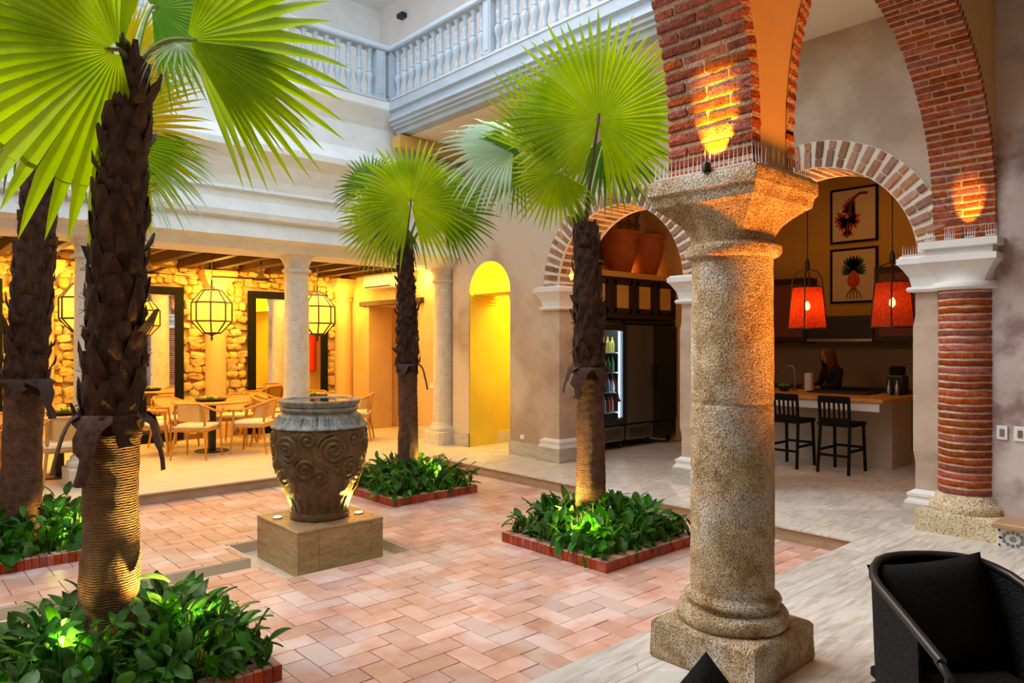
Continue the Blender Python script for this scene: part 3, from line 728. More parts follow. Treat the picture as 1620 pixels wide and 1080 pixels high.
# ------------------------------------------------------------------ rubble stones of the back wall
stone_me = []
for k in range(9):
    rs = random.Random(40+k); bm = bmesh.new(); bmesh.ops.create_icosphere(bm, subdivisions=2, radius=1)
    for v in bm.verts:
        p = v.co; q = V([math.copysign(abs(c)**.62, c) for c in p]); q *= 1+noise.noise(p*1.6+V((k*7, 0, 0)))*.32; v.co = V((q.x*.5, q.y*.5, q.z*.5))
    me = bpy.data.meshes.new('stone'); bm.to_mesh(me); bm.free(); me.materials.append(M['rubble']); stone_me.append(me)
MIR = [(-.02, 1.46), (2.42, 3.91), (4.99, 6.50)]
tile_me = B().rbox((0,0,0), .24, .07, .03, None, .004).mesh('brick', 'brick')
z = .08; row = 0; cnt = 0; rest = B()
while z < 2.95:
    h = random.uniform(.075, .15); x = 1.2+random.uniform(0, .2)
    flat = row % 5 == 3
    if flat: h = .04
    while x < 6.95:
        w_ = random.uniform(.11, .28) if not flat else .25
        xc = x+w_/2; x += w_
        blocked = any(a0-.02 < xc < a1+.02 and z < 2.56 for a0, a1 in MIR)
        if blocked or min(abs(xc-q) for q in (1.93, 4.45, 6.86)) < .13: continue
        if flat:
            if random.random() < .45: put('brick', tile_me, wall_back, (xc, 12.54, z+.02)); 
            continue
        put('stone', random.choice(stone_me), wall_back, (xc, 12.54+jit(.01), z+h/2+jit(.015)), mtx=None, scale=(w_*1.02, .13, h*1.12)).rotation_euler = (jit(.15), jit(.22), jit(.1)); cnt += 1
    z += h; row += 1

# mirrors between the half columns
for i, (x0, x1) in enumerate(MIR):
    t = thing('standing_mirror', ['tall black-framed mirror at the far left edge', 'tall black-framed mirror right of the large palm trunk', 'tall black-framed mirror behind the white column and urn'][i], 'mirror', ((x0+x1)/2, 12.43, .02), 0, 'black-framed mirrors on the rubble wall')
    w_ = x1-x0; h = 2.50; fw = .13
    for nm, a_ in (('frame', (-w_/2, -w_/2+fw, 0, h)), ('frame', (w_/2-fw, w_/2, 0, h)), ('frame', (-w_/2+fw, w_/2-fw, h-fw, h)), ('frame', (-w_/2+fw, w_/2-fw, 0, fw))):
        B().rbox(((a_[0]+a_[1])/2, 0, (a_[2]+a_[3])/2), a_[1]-a_[0], .06, a_[3]-a_[2], None, .008).build('frame_bar', 'blkwood', t)
    B().box(-w_/2+fw, w_/2-fw, -.005, .005, fw, h-fw).build('glass', 'mirror', t)

# joists and ceiling of the dining gallery
b = B(); b.box(-2.2, 7.0, 9.6, 12.55, 2.99, 3.06)
gc = struct('ceiling', 'orange-lit plaster ceiling of the dining gallery', b, 'plaster_tan', 'ceiling')
x = -.6
while x < 7.0:
    o = B().rbox((0, 0, 0), .115, 2.92, .15, None, .01).build('joist', 'wood_dark', gc, loc=(x, 11.08, 2.915)); x += .50
# doorway in the end wall
B_ = B().rbox((0, 0, 0), .14, 2.0, .09, None, .008)
tag(B_.build('door_lintel', 'wood_dark', None, loc=(6.99, 10.98, 2.33)), 'dark wooden lintel over the doorway beside the far corner column', 'lintel', kind='structure')
b = B(); b.box(7.5, 8.9, 10.0, 10.1, 0, 2.6); b.box(7.5, 8.9, 11.85, 11.95, 0, 2.6); b.box(8.9, 9.0, 10, 11.95, 0, 2.6); b.box(7.5, 9, 10, 11.95, 2.6, 2.7)
struct('wall_doorway', 'dim orange room beyond the dining gallery doorway', b, 'plaster_tan')
t = thing('fire_extinguisher', 'red cylinder hanging inside the doorway behind the far palm trunk', 'fire extinguisher', (7.25, 10.32, 1.0))
B().lathe([(0, .06), (.02, .085), (.75, .085), (.82, .05), (.86, .03)], n=16).build('body', 'red', t, 40)
B().box(-.02, .02, -.06, .06, .86, .92).build('handle', 'blk', t)
t = thing('air_conditioner', 'long wall-mounted air conditioner above the dining gallery doorway', 'air conditioner', (6.88, 11.1, 2.58))
B().rbox((0, 0, .13), .22, .95, .26, None, .03).build('body', 'white', t); B().rbox((-.10, 0, .03), .03, .85, .02).build('louvre', 'steel_dk', t)
# small wall pieces
def plate(name, label, cat, loc, w_, h, grp=None):
    t = thing(name, label, cat, loc, 0, grp); B().rbox((0, 0, 0), .012, w_, h, None, .003).build('plate', 'white', t)
    return t
t = plate('light_switch', 'white light switch nearer the brick column', 'light switch', (W-.007, 1.70, .868), .075, .115, 'switches on the right wall'); B().rbox((-.009, 0, 0), .008, .03, .06, None, .002).build('rocker', 'steel', t)
t = plate('light_switch', 'white light switch at the right edge of the picture', 'light switch', (W-.007, 1.575, .868), .085, .12, 'switches on the right wall'); B().rbox((-.009, 0, 0), .008, .03, .06, None, .002).build('rocker', 'steel', t)
plate('wall_outlet', 'small white outlet low on the wall right of the yellow passage', 'outlet', (W-.007, 7.49, .272), .085, .06)
plate('wall_outlet', 'white plate beside the far corner column above the skirting', 'outlet', (6.99, 9.72, .9), .14, .09)
t = thing('security_camera', 'small white dome camera on the wall above the yellow passage', 'camera', (W-.01, 8.80, 3.32))
B().lathe([(0, .055), (.03, .055), (.035, .05)], n=16).build('base', 'white', t); t.children[0].rotation_euler = (0, -pi/2, 0)
bb = B().lathe([(-.05, .01), (-.04, .035), (0, .05), (.04, .035), (.05, .01)], n=14); o = bb.build('dome', 'white', t, 60); o.location = (-.06, 0, 0)
o = B().lathe([(0, .018), (.012, .018)], n=10).build('lens', 'blk', t); o.location = (-.11, -.005, 0); o.rotation_euler = (0, -pi/2, -.3)
p = at(657, -3, 10.4)
t = thing('security_camera', 'small black camera on the upper pink wall', 'camera', (6.90, 10.5, 7.25)); B().rbox((0, 0, 0), .12, .16, .10, None, .02).build('body', 'blk', t)
# ------------------------------------------------------------------ kitchen and refrigerator alcove
b = B(); b.box(12.05, 12.25, 1.8, 7.9, 0, 4.6)
struct('wall_kitchen_back', 'dim ochre kitchen wall with two framed prints', b, 'ochre')
b = B(); b.box(9.95, 12.05, 7.0, 7.2, 0, 4.6); b.box(W+WT, 9.95, 7.78, 7.9, 0, 4.6); b.box(W+WT, 7.80, 7.02, 7.2, 0, 4.6); b.box(9.97, 10.1, 7.2, 7.9, 0, 4.6)
struct('wall_kitchen_left', 'tan wall beside the refrigerators', b, 'plaster_tan')
b = B(); b.box(W+WT, 12.05, 1.7, 1.85, 0, 4.6)
struct('wall_kitchen_right', 'right wall of the kitchen out of view', b, 'ochre')
b = B(); b.box(W+WT, 12.2, 1.7, 7.9, 4.45, 4.6)
struct('ceiling_kitchen', 'kitchen ceiling', b, 'ochre', 'ceiling')

t = thing('refrigerator', 'dark steel three-door commercial refrigerator with one lit glass door', 'refrigerator', (8.88, 7.35, 0))
x0, x1 = -1.03, 1.03; yf = -.35
b = B(); b.box(x0, x0+.03, yf, .38, .12, 1.95); b.box(x1-.03, x1, yf, .38, .12, 1.95); b.box(x0, x1, .35, .38, .12, 1.95); b.box(x0, x1, yf, .38, 1.90, 1.95); b.box(x0, x1, yf, .38, .12, .36)
b.box(-.31, -.27, yf, .38, .12, 1.95); b.build('body', 'steel_dk', t)
for a_, c_, m_ in ((-.26, .40, 'steel'), (.42, 1.02, 'steel_dk')):
    d = B().rbox(((a_+c_)/2, yf-.02, 1.13), c_-a_-.01, .05, 1.50, None, .012).build('door', m_, t)
    hx = c_-.05 if a_ < 0 else a_+.05
    B().rbox((hx, yf-.07, 1.1), .03, .04, .34, None, .008).build('handle', 'blk', d)
fr = B(); fr.rbox((-.98, yf-.02, 1.13), .07, .05, 1.5); fr.rbox((-.33, yf-.02, 1.13), .07, .05, 1.5); fr.rbox((-.655, yf-.02, 1.84), .6, .05, .09); fr.rbox((-.655, yf-.02, .42), .6, .05, .08)
d = fr.build('door', 'steel_dk', t); d['label'] = 'glass door with lit shelves'
B().box(-.95, -.36, yf-.015, yf-.005, .45, 1.8).build('glass', mat('fridge_glass', (.8, .9, 1), rough=.02, transl=0, trans=1), d)
B().box(-.40, -.385, yf+.0, yf+.02, .48, 1.78).build('light_strip', mat('fridge_light', (1, 1, 1), emit=(.65, .82, 1), estr=7), t)
for z in (.55, .85, 1.15, 1.45): B().box(-.98, -.33, yf+.03, .3, z, z+.015).build('shelf', 'white', t)
for a_, c_ in ((-.99, -.31), (-.26, .40), (.42, 1.02)):
    g = B().rbox(((a_+c_)/2, yf-.01, .245), c_-a_-.02, .03, .22, None, .005).build('grille', 'steel' if a_ < .4 else 'steel_dk', t)
    s_ = B()
    for k in range(6): s_.box(a_+.06, c_-.06, yf-.034, yf-.02, .165+k*.026, .175+k*.026)
    s_.build('slats', 'blk', g)
for x in (-.95, -.29, .41, .95):
    B().lathe([(0, .02), (.02, .035), (.08, .035), (.12, .015)], n=12, c=(x, yf+.08, 0)).build('caster', 'blk', t, 40)
light('fridge_inner', 'AREA', (8.28, 7.2, 1.85), 3.5, (.7, .85, 1), .4, to=(8.28, 7.2, 0))
r_ = random.Random(3); bm_ = []
for k, (mc) in enumerate(((.75, .6, .1), (.1, .35, .1), (.8, .8, .85), (.6, .1, .05))): bm_.append(B().lathe([(0, .03), (.13, .032), (.16, .028), (.19, .012), (.23, .012), (.235, 0.0)], n=12).mesh('bottle', mat('bottle_%d' % k, mc, rough=.2), 40))
cn = ['yellow', 'dark green', 'pale', 'red']
rows = {.565: 'bottom', .865: 'second', 1.165: 'third', 1.465: 'top'}
for z, rn in rows.items():
    for i in range(6):
        k = (i//2+int(z*10)) % 4
        o = put('bottle', bm_[k], None, (7.98+i*.095, 7.12+jit(.01), z)); tag(o, cn[k]+' bottle, '+['leftmost', 'second from the left', 'third from the left', 'third from the right', 'second from the right', 'rightmost'][i]+' on the '+rn+' shelf of the lit refrigerator', 'bottle', 'bottles in the lit refrigerator')
# cabinet over the refrigerators
t = thing('overhead_cabinet', 'dark wooden cabinet with amber square panes above the refrigerators', 'cabinet', (8.88, 7.35, 1.98))
b = B(); b.box(-1.06, 1.06, -.34, .4, 0, .62); b.build('body', 'cabinet', t)
b = B().box(-1.07, 1.07, -.40, .42, .62, .70); o = b.build('top_shelf', 'ochre', t); o['label'] = 'ochre top shelf'
for xa, xb in ((8.0, 8.155), (8.43, 8.71), (8.965, 9.25), (9.50, 9.785)):
    B().rbox(((xa+xb)/2-8.88, -.345, .33), xb-xa, .012, .35, None, .003).build('pane', 'ochre', t)
    q = B(); cx_ = (xa+xb)/2-8.88
    for sx in (-1, 1): q.rbox((cx_+sx*((xb-xa)/2+.045), -.35, .33), .06, .025, .5, None, .004)
    for sz in (-1, 1): q.rbox((cx_, -.35, .33+sz*.215), xb-xa+.14, .025, .07, None, .004)
    q.build('door_frame', 'cabinet', t)
# diamond tiles of the alcove wall
m_dt = mat('diamond_tile', (.40, .26, .12), rough=.5); m_dd = mat('diamond_dark', (.07, .03, .015), rough=.5)
t = thing('tile_panel', 'diamond-patterned tile wall above the refrigerators', 'tile panel', (8.86, 7.77, 2.68))
B().box(-1.08, 1.08, -.01, 0, 0, 1.7).build('panel', m_dt, t)
q = B()
for i in range(10):
    for j in range(8):
        cx_, cz = -.98+i*.22, .1+j*.21
        for r0, r1 in ((.105, .075), (.03, 0)):
            P_ = [(0, r0), (r0, 0), (0, -r0), (-r0, 0)]; I_ = [(0, r1), (r1, 0), (0, -r1), (-r1, 0)]
            if r1: q.rings([[(cx_+a, -.016, cz+c_) for a, c_ in P_], [(cx_+a, -.016, cz+c_) for a, c_ in I_]], False)
            else: q.prism([(cx_+a, cz+c_) for a, c_ in P_], -.016, -.01, 'y')
o = q.build('diamonds', m_dd, t); o['kind'] = 'stuff'
POT = [(0, .15), (.02, .17), (.30, .26), (.52, .29), (.60, .275), (.63, .29), (.68, .30), (.70, .27)]
for i, (x, lb) in enumerate(((8.95, 'large terracotta pot at the left on the shelf above the refrigerators'), (9.62, 'large terracotta pot at the right on the shelf above the refrigerators'))):
    t = thing('terracotta_pot', lb, 'pot', (x, 7.38, 2.68), 0, 'pots above the refrigerators'); B().lathe(POT, n=28).build('body', 'terra', t, 40)
    B().lathe([(.63, .30), (.64, .315), (.69, .315), (.70, .29)], n=28).build('rim', 'terra', t, 40)
for x in (8.5, 9.28, 9.9): light('alcove_uplight', 'POINT', (x, 7.66, 2.76), 1.6, (1, .5, .08), .03)

# counter
t = thing('kitchen_counter', 'long bar counter with honey wood top and white apron', 'counter', (9.75, 5.1, 0))
B().box(-.03, .65, -1.53, .75, 0, .87).build('body', mat('counter_body', (.50, .44, .36), (.55, .48, .40), sc=2, rough=.5), t)
B().rbox((0, -.40, .895), 1.30, 2.5, .05, None, .01).build('worktop', 'wood', t)
B().box(-.62, -.60, -1.60, .80, .765, .87).build('apron', 'white_plaster', t)
t = thing('faucet', 'tall gooseneck faucet standing on the kitchen counter', 'faucet', (10.0, 5.0, .92))
pts = [(0, 0, 0), (0, 0, .28)]+[(-.0, .08-.08*cos(a_), .28+.08*sin(a_)) for a_ in [pi*k/8 for k in range(1, 9)]]+[(0, .16, .22)]
B().tube(pts, .012, 8).build('spout', 'steel', t, True); B().lathe([(0, .03), (.02, .03), (.03, .015)], n=12).build('base', 'steel', t); B().tube([(0, 0, .1), (.0, -.09, .13)], .008, 6).build('handle', 'steel', t)
t = thing('fruit_bowl', 'small dark bowl of red and green flowers on the counter by the faucet', 'bowl', (9.75, 5.03, .92))
B().lathe([(0, .05), (.01, .06), (.07, .10), (.075, .09), (.02, .05)], n=16).build('bowl', 'blk', t, True)
for k in range(7):
    a_ = k*2.4; put('fruit', B().lathe([(-.03, .005), (-.02, .025), (0, .033), (.02, .025), (.03, .005)], n=10).mesh('fruit', 'red' if k % 3 == 0 else 'green', True), t, (.055*cos(a_), .055*sin(a_), .08))
t = thing('paper_roll', 'pale paper roll standing behind the faucet', 'paper roll', (10.15, 4.86, .92)); B().lathe([(0, .06), (.25, .06)], n=16).build('roll', 'cream', t, 40); B().lathe([(.25, .012), (.28, .012)], n=8).build('spindle', 'steel', t)
t = thing('coffee_machine', 'black coffee machine at the right end of the counter', 'coffee machine', (10.2, 3.68, .92))
B().rbox((0, 0, .13), .22, .2, .26, None, .02).build('body', 'blk', t); B().rbox((0, 0, .32), .16, .15, .12, None, .02).build('hopper', 'blkwood', t)
for sx in (-.05, .05): B().lathe([(0, .03), (.12, .03), (.15, .012), (.2, .012)], n=10, c=(-.15, sx, .0)).build('cup', 'steel', t, 40)
t = thing('cooktop', 'flat black cooktop tray lying on the wood counter', 'cooktop', (10.0, 4.3, .92)); B().rbox((0, 0, .012), .5, .8, .024, None, .006).build('tray', 'blk', t)
# bar stools
t = thing('bar_stool', 'black slat-back bar stool nearer the white pilaster, fully in view', 'bar stool', (9.09, 3.93, 0), 0, 'bar stools at the counter')
for sx in (-1, 1):
    for sy in (-1, 1):
        top = .94 if sx < 0 else .58
        B().tube([(sx*.235-(.02 if sx < 0 else -.0), sy*.19, 0), (sx*.20, sy*.18, .58)]+([(-.235, sy*.18, .94)] if sx < 0 else []), .021, 4).build('leg', 'blkwood', t)
B().rbox((.0, 0, .60), .44, .42, .05, None, .012).build('seat', 'blkwood', t)
B().rbox((-.235, 0, .91), .025, .38, .085, rotm('Y', -.08), .005).build('top_rail', 'blkwood', t); B().rbox((-.212, 0, .66), .022, .36, .05, None, .004).build('lower_rail', 'blkwood', t)
for k in range(5): B().rbox((-.222, -.12+k*.06, .78), .014, .024, .2, rotm('Y', -.08)).build('slat', 'blkwood', t)
for sy in (-1, 1): B().rbox((0, sy*.185, .28), .42, .02, .03).build('stretcher', 'blkwood', t)
for sx, z in ((-1, .22), (1, .30)): B().rbox((sx*.215, 0, z), .02, .36, .03).build('stretcher', 'blkwood', t)
stool = t
dup(stool, (9.05, 4.56, 0), 0, 'black slat-back bar stool partly hidden by the rough stone column')
# backdrop: backsplash, cabinets, hood
t = thing('backsplash', 'brown kitchen backsplash behind the counter', 'backsplash', (12.04, 4.6, 0)); B().box(-.02, 0, -2.4, 2.3, .9, 1.66).build('panel', 'wall_dk', t)
t = thing('base_cabinet', 'dark kitchen base cabinets along the back wall', 'cabinet', (11.75, 4.6, 0)); B().box(-.28, .28, -2.4, 2.3, 0, .86).build('body', 'cabinet', t); B().box(-.30, .28, -2.4, 2.3, .86, .90).build('worktop', 'blk', t)
for lb, ya, yb, zt in (('upper kitchen cabinet left of the lamps with a dark red panel', 5.62, 6.9, 2.70), ('upper kitchen cabinet behind the right red lamp', 3.2, 4.55, 2.78)):
    t = thing('wall_cabinet', lb, 'cabinet', (11.85, (ya+yb)/2, 1.60)); h = zt-1.6; w_ = yb-ya
    B().box(-.17, .18, -w_/2, w_/2, 0, h).build('body', 'cabinet', t)
    for k in (-1, 1):
        d = B().rbox((-.185, k*w_/4, h/2), .03, w_/2-.02, h-.06, None, .004).build('door', 'cabinet', t); B().rbox((-.202, k*w_/4, h/2), .008, w_/2-.16, h-.22).build('panel', 'cab_panel', d)
t = thing('range_hood', 'dark range hood with steel lip between the wall cabinets', 'range hood', (11.85, 5.08, 1.62)); B().box(-.2, .18, -.52, .52, .06, .42).build('hood', 'cabinet', t); B().rbox((-.21, 0, .03), .06, 1.04, .06, None, .01).build('lip', 'steel', t)
# framed prints
def frame_print(label, yc, zc, w_, h, art):
    t = thing('framed_print', label, 'picture', (12.03, yc, zc), 0)
    fw = .035
    for nm, c_, sy, sz in (('frame', (0, -w_/2+fw/2, 0), fw, h), ('frame', (0, w_/2-fw/2, 0), fw, h), ('frame', (0, 0, h/2-fw/2), w_-2*fw, fw), ('frame', (0, 0, -h/2+fw/2), w_-2*fw, fw)):
        B().rbox(c_, .03, sy, sz, None, .004).build('frame_bar', 'blkwood', t)
    B().box(-.004, .004, -w_/2+fw, w_/2-fw, -h/2+fw, h/2-fw).build('paper', 'paper', t)
    art(t)
m_pr = mat('print_red', (.48, .045, .03), (.62, .12, .07), sc=18, rough=.9); m_pg = mat('print_green', (.04, .09, .05), (.09, .15, .07), sc=18, rough=.9); m_pb = mat('print_brown', (.16, .05, .03), rough=.9)
def petal(b, y, z, l, w_, a_, x=-.008):
    dy, dz = sin(a_), cos(a_); P_ = []
    for s_, k in ((0, .15), (.35, .8), (.6, 1), (.85, .55), (1, 0)): P_.append((y+dy*l*s_+dz*w_*k/2, z+dz*l*s_-dy*w_*k/2))
    for s_, k in ((.85, .55), (.6, 1), (.35, .8), (0, .15)): P_.append((y+dy*l*s_-dz*w_*k/2, z+dz*l*s_+dy*w_*k/2))
    b.prism(P_, x, x+.003, 'x')
def art_flower(t):
    q = B()
    pts = [(-.22+.0, .33), (-.10, .34), (-.01, .28), (.05, .18), (.06, .08), (.03, -.02)]
    for (a, c_), (e, f) in zip(pts[:-1], pts[1:]): q.tube([(-.008, a, c_), (-.008, e, f)], .022, 6)
    q.tube([(-.008, .09, -.10), (-.008, .11, -.36)], .014, 6)
    q.build('printed_stem', m_pb, t)
    q = B(); r_ = random.Random(5)
    for k in range(11): petal(q, -.02, .10, .22, .07, radians(190+k*16)+r_.uniform(-.1, .1)+pi)
    for k in range(12): petal(q, .10, -.06, .22, .08, radians(60+k*20)+r_.uniform(-.1, .1))
    for k in range(6): petal(q, .10, -.22, .14, .05, radians(140+k*16))
    q.build('printed_petals', m_pr, t)
def art_pine(t):
    q = B(); q.prism([(.10*cos(a_)*(1-.2*sin(a_)), -.06+.14*sin(a_)) for a_ in [2*pi*k/20 for k in range(20)]], -.009, -.006, 'x'); q.build('printed_fruit', m_pr, t)
    q = B()
    for k in range(15): petal(q, 0, .04, .30-.1*abs(k-7)/7, .045, radians(-95+k*13.5))
    for k in range(7): petal(q, 0, .10, .24, .05, radians(-45+k*15))
    q.build('printed_leaves', m_pg, t)
    q = B()
    for k in range(5): q.tube([(-.008, -.02+k*.01, -.20), (-.008, -.10+k*.05, -.30), (-.008, -.12+k*.06, -.38)], .008, 5)
    q.build('printed_roots', m_pb, t)
frame_print('framed print of a red hanging flower, upper of the two', 5.01, 3.70, .76, .90, art_flower)
frame_print('framed print of a red pineapple, lower of the two', 5.01, 2.71, .76, .90, art_pine)
# red pendant lamps
t = thing('pendant_lamp', 'red woven pendant lamp on the right, hanging lower and larger', 'pendant lamp', (8.5, 3.12, 1.78), .3, 'red pendant lamps over the stools')
B().lathe([(0, .215), (.50, .165)], n=28, cap=False).build('lamp_shade', 'shade', t, True)
b = B()
for r_, z in ((.218, 0), (.168, .50)): b.tube([(r_*cos(a_), r_*sin(a_), z) for a_ in [2*pi*k/28 for k in range(29)]], .008, 5)
for k in range(4):
    a_ = pi/2*k; b.tube([(.22*cos(a_), .22*sin(a_), 0), (.175*cos(a_), .175*sin(a_), .5), (.165*cos(a_), .165*sin(a_), .60), (.11*cos(a_), .11*sin(a_), .69), (0, 0, .72)], .008, 5)
b.build('cage', 'blk', t)
B().lathe([(.70, .012), (.72, .028), (.80, .028), (.85, .01)], n=12).build('socket_cap', 'blk', t, 40); B().tube([(0, 0, .84), (0, 0, 2.66)], .006, 5).build('cord', 'blk', t)
B().lathe([(.22, .006), (.24, .028), (.27, .034), (.30, .028), (.33, .012)], n=14).build('bulb', 'bulb', t, True)
dup(t, (8.52, 4.10, 1.78), .3, 'red woven pendant lamp on the left beside the rough stone column')
for y in (3.12, 4.10): light('pendant_glow', 'POINT', (8.5, y, 2.04), 8, (1, .42, .08), .03)
light('kitchen_fill', 'AREA', (10.2, 4.6, 4.3), 9, (1, .50, .10), 1.6, to=(10.2, 4.6, 0))

# ------------------------------------------------------------------ tables, chairs, lanterns, fans of the dining gallery
def table(label, x, y):
    t = thing('dining_table', label, 'table', (x, y, 0), 0, 'round dining tables')
    B().lathe([(.715, .53), (.722, .55), (.742, .55), (.75, .54)], n=40).build('tabletop', 'wood', t, 40)
    B().rbox((0, 0, .37), .09, .09, .70, None, .01).build('pedestal', 'blk', t); B().lathe([(0, .24), (.012, .24), (.02, .22)], n=24).build('base', 'blk', t)
def tray(label, x, y):
    t = thing('serving_tray', label, 'tray', (x, y, .75)); B().lathe([(0, .17), (.008, .20), (.03, .22), (.04, .225), (.04, .21), (.014, .19)], n=28).build('tray', 'blk', t, 40)
    r_ = random.Random(int(x*10))
    me = [B().lathe([(-.032, .004), (-.022, .024), (0, .034), (.022, .026), (.032, .006)], n=12).mesh('fruit', m_, True) for m_ in ('green', 'yellow_fruit')]
    for k in range(6): a_ = k*1.05; put('fruit', me[k % 2], t, ((.09 if k else 0)*cos(a_), .09*sin(a_), .048))
def make_chair():
    t = thing('dining_chair', '', 'chair')
    for sx in (-1, 1):
        B().tube([(sx*.25, .25, 0), (sx*.235, .22, .40), (sx*.255, .20, .645)], [.013, .018, .015], 8).build('leg', 'wood', t, True)
        B().tube([(sx*.245, -.27, 0), (sx*.20, -.20, .42), (sx*.20, -.235, .60), (sx*.19, -.265, .755)], [.013, .019, .018, .014], 8).build('leg', 'wood', t, True)
    B().rbox((0, .0, .405), .46, .46, .05, None, .015).build('seat_frame', 'wood', t)
    B().rbox((0, .01, .452), .46, .47, .055, None, .02).build('seat', 'cream', t)
    rail = []
    for k in range(17):
        a_ = lerp(-1, 1, k/16); s_ = abs(a_)
        x = .275*math.copysign(min(1, s_*1.25)**.8, a_); y = -.275+.52*max(0, (s_-.42)/.58)**1.15; z = .775-.13*max(0, min(1, (s_-.35)/.45))**1.2
        rail.append((x, y, z))
    B().tube(rail, .019, 8, flat=.75).build('top_rail', 'wood', t, True)
    R = []
    for (x, y, z) in rail[3:14]: R.append([(x*.97, y+.004, z-.01), (x*.97, y-.008, z-.01), (x*.93, y+.035, .53), (x*.93, y+.047, .53)])
    B().rings(R).build('back_panel', 'wood_panel', t)
    return t
chair0 = make_chair(); used = [0]
def chair(x, y, face, label):
    rz = atan2(face[1], face[0])-pi/2
    if not used[0]: used[0] = 1; chair0.location = (x, y, 0); chair0.rotation_euler = (0, 0, rz); chair0['label'] = label; chair0['group'] = 'wooden armchairs of the dining gallery'
    else: dup(chair0, (x, y, 0), rz, label)
table('round wooden table between the large palm trunk and the urn', 3.85, 10.95); tray('black tray of fruit on the table between the palm trunk and the urn', 3.80, 10.85)
table('round wooden table at the far left between the two palm trunks', 1.75, 10.1); tray('black tray on the far left table', 1.80, 9.95)
table('round wooden table behind the urn and white column', 5.45, 10.75); tray('black tray on the table behind the white column', 5.32, 10.62)
chair(3.47, 10.45, (.67, .74), 'wooden armchair with its back to the viewer, centre of the dining gallery')
chair(4.27, 10.42, (-.74, .67), 'wooden armchair facing left toward the table, just left of the urn')
chair(3.03, 11.12, (.95, -.3), 'wooden armchair facing right toward the table, close to the large palm trunk')
chair(4.42, 11.52, (-.6, -.75), 'wooden armchair on the far side of the middle table')
chair(3.55, 11.72, (.35, -.9), 'wooden armchair behind the middle table near the mirror')
chair(1.72, 9.50, (.1, 1), 'wooden armchair between the two left palm trunks, back to the viewer')
chair(1.25, 10.6, (.6, -.7), 'wooden armchair behind the far left table')
chair(.85, 9.75, (.95, .25), 'wooden armchair cut by the left edge of the picture')
chair(6.08, 10.62, (-.74, .55), 'wooden armchair right of the urn, turned left toward its table')
chair(5.75, 11.35, (-.35, -.9), 'wooden armchair seen above the right rim of the urn')
chair(4.80, 11.02, (.75, -.5), 'wooden armchair directly behind the white column')
chair(5.05, 11.98, (.3, -.95), 'dark-lit wooden armchair in front of the right mirror')

def make_lantern():
    t = thing('lantern', '', 'lantern'); n = 8; prof_ = [(.0, .12), (.17, .275), (.44, .275), (.62, .13)]
    pts = [[(r*cos(2*pi*(k+.5)/n), r*sin(2*pi*(k+.5)/n), z) for k in range(n)] for z, r in prof_]
    b = B()
    for R in pts:
        for k in range(n): b.tube([R[k], R[(k+1) % n]], .013, 5)
    for k in range(n): b.tube([R[k] for R in pts], .012, 5)
    b.build('cage', 'blk', t)
    inner = [[(x*.965, y*.965, z) for x, y, z in R] for R in pts]
    for k in range(n):
        for lo, hi in zip(inner[:-1], inner[1:]):
            B().add([lo[k], lo[(k+1) % n], hi[(k+1) % n], hi[k]], [(0, 1, 2, 3)]).build('pane', 'lantern', t)
    B().lathe([(-.12, .004), (-.08, .02), (-.05, .012), (-.03, .03), (0, .13)], n=8).build('finial', 'blk', t); B().lathe([(.62, .13), (.66, .05), (.70, .015), (.78, .012)], n=8).build('cap', 'blk', t)
    b = B()
    for k in range(13): b.tube([(.014*cos(a_), 0 if k % 2 else .014*cos(a_), .80+k*.035+.018*sin(a_)) if k % 2 else (0, .014*cos(a_), .80+k*.035+.018*sin(a_)) for a_ in [2*pi*j/8 for j in range(9)]], .003, 4)
    b.build('chain', 'blk', t)['kind'] = 'stuff'
    B().lathe([(.30, .01), (.33, .035), (.40, .04), (.46, .02)], n=12).build('bulb', 'bulb', t, True)
    return t
lan = make_lantern()
for i, (x, y, lb) in enumerate(((3.76, 10.7, 'octagonal glass lantern hanging left of the white column'), (2.12, 10.7, 'octagonal glass lantern between the two left palm trunks'), (5.42, 10.7, 'octagonal glass lantern half hidden by the white column'))):
    if i == 0: lan.location = (x, y, 1.75); lan['label'] = lb; lan['group'] = 'lanterns of the dining gallery'
    else: dup(lan, (x, y, 1.75), .0, lb)
    light('lantern_glow', 'POINT', (x, y, 2.12), 26, (1, .54, .10), .06)
t = thing('ceiling_fan', 'bronze ceiling fan right of the large palm trunk', 'ceiling fan', (2.97, 10.9, 2.58), 0, 'ceiling fans of the dining gallery')
B().tube([(0, 0, .12), (0, 0, .41)], .014, 8).build('rod', 'bronze', t); B().lathe([(0, .13), (.02, .13), (.07, .05), (.14, .02)], n=20).build('hub', 'bronze', t, 40)
for k in range(3): B().rbox((0, 0, 0), .6, .10, .01, None).build('blade', 'bronze', t)
for k, o in enumerate([c for c in t.children if c.name.startswith('blade')]): a_ = .5+k*2.094; o.location = (.42*cos(a_), .42*sin(a_), .02); o.rotation_euler = (.1, 0, a_)
dup(t, (4.58, 10.9, 2.58), .4, 'bronze ceiling fan just left of the white column')

# warm lighting of the gallery
for x in (1.93, 4.45): light('column_uplight', 'POINT', (x, 12.1, 2.35), 26, (1, .62, .10), .05)
light('column_uplight', 'POINT', (6.55, 12.1, 2.35), 18, (1, .62, .10), .05)
light('corner_spot', 'POINT', (6.80, 9.85, 2.70), 16, (1, .66, .16), .04)
light('gallery_fill', 'AREA', (3.4, 10.7, 2.82), 200, (1, .58, .13), 6.5, to=(3.4, 10.7, 0), sy=1.6)
light('wall_washer', 'AREA', (3.5, 11.9, 2.82), 48, (1, .50, .03), 6.5, to=(3.5, 12.6, .8), sy=.2)
light('doorway_light', 'POINT', (8.1, 10.9, 1.9), 4, AMBER, .1)
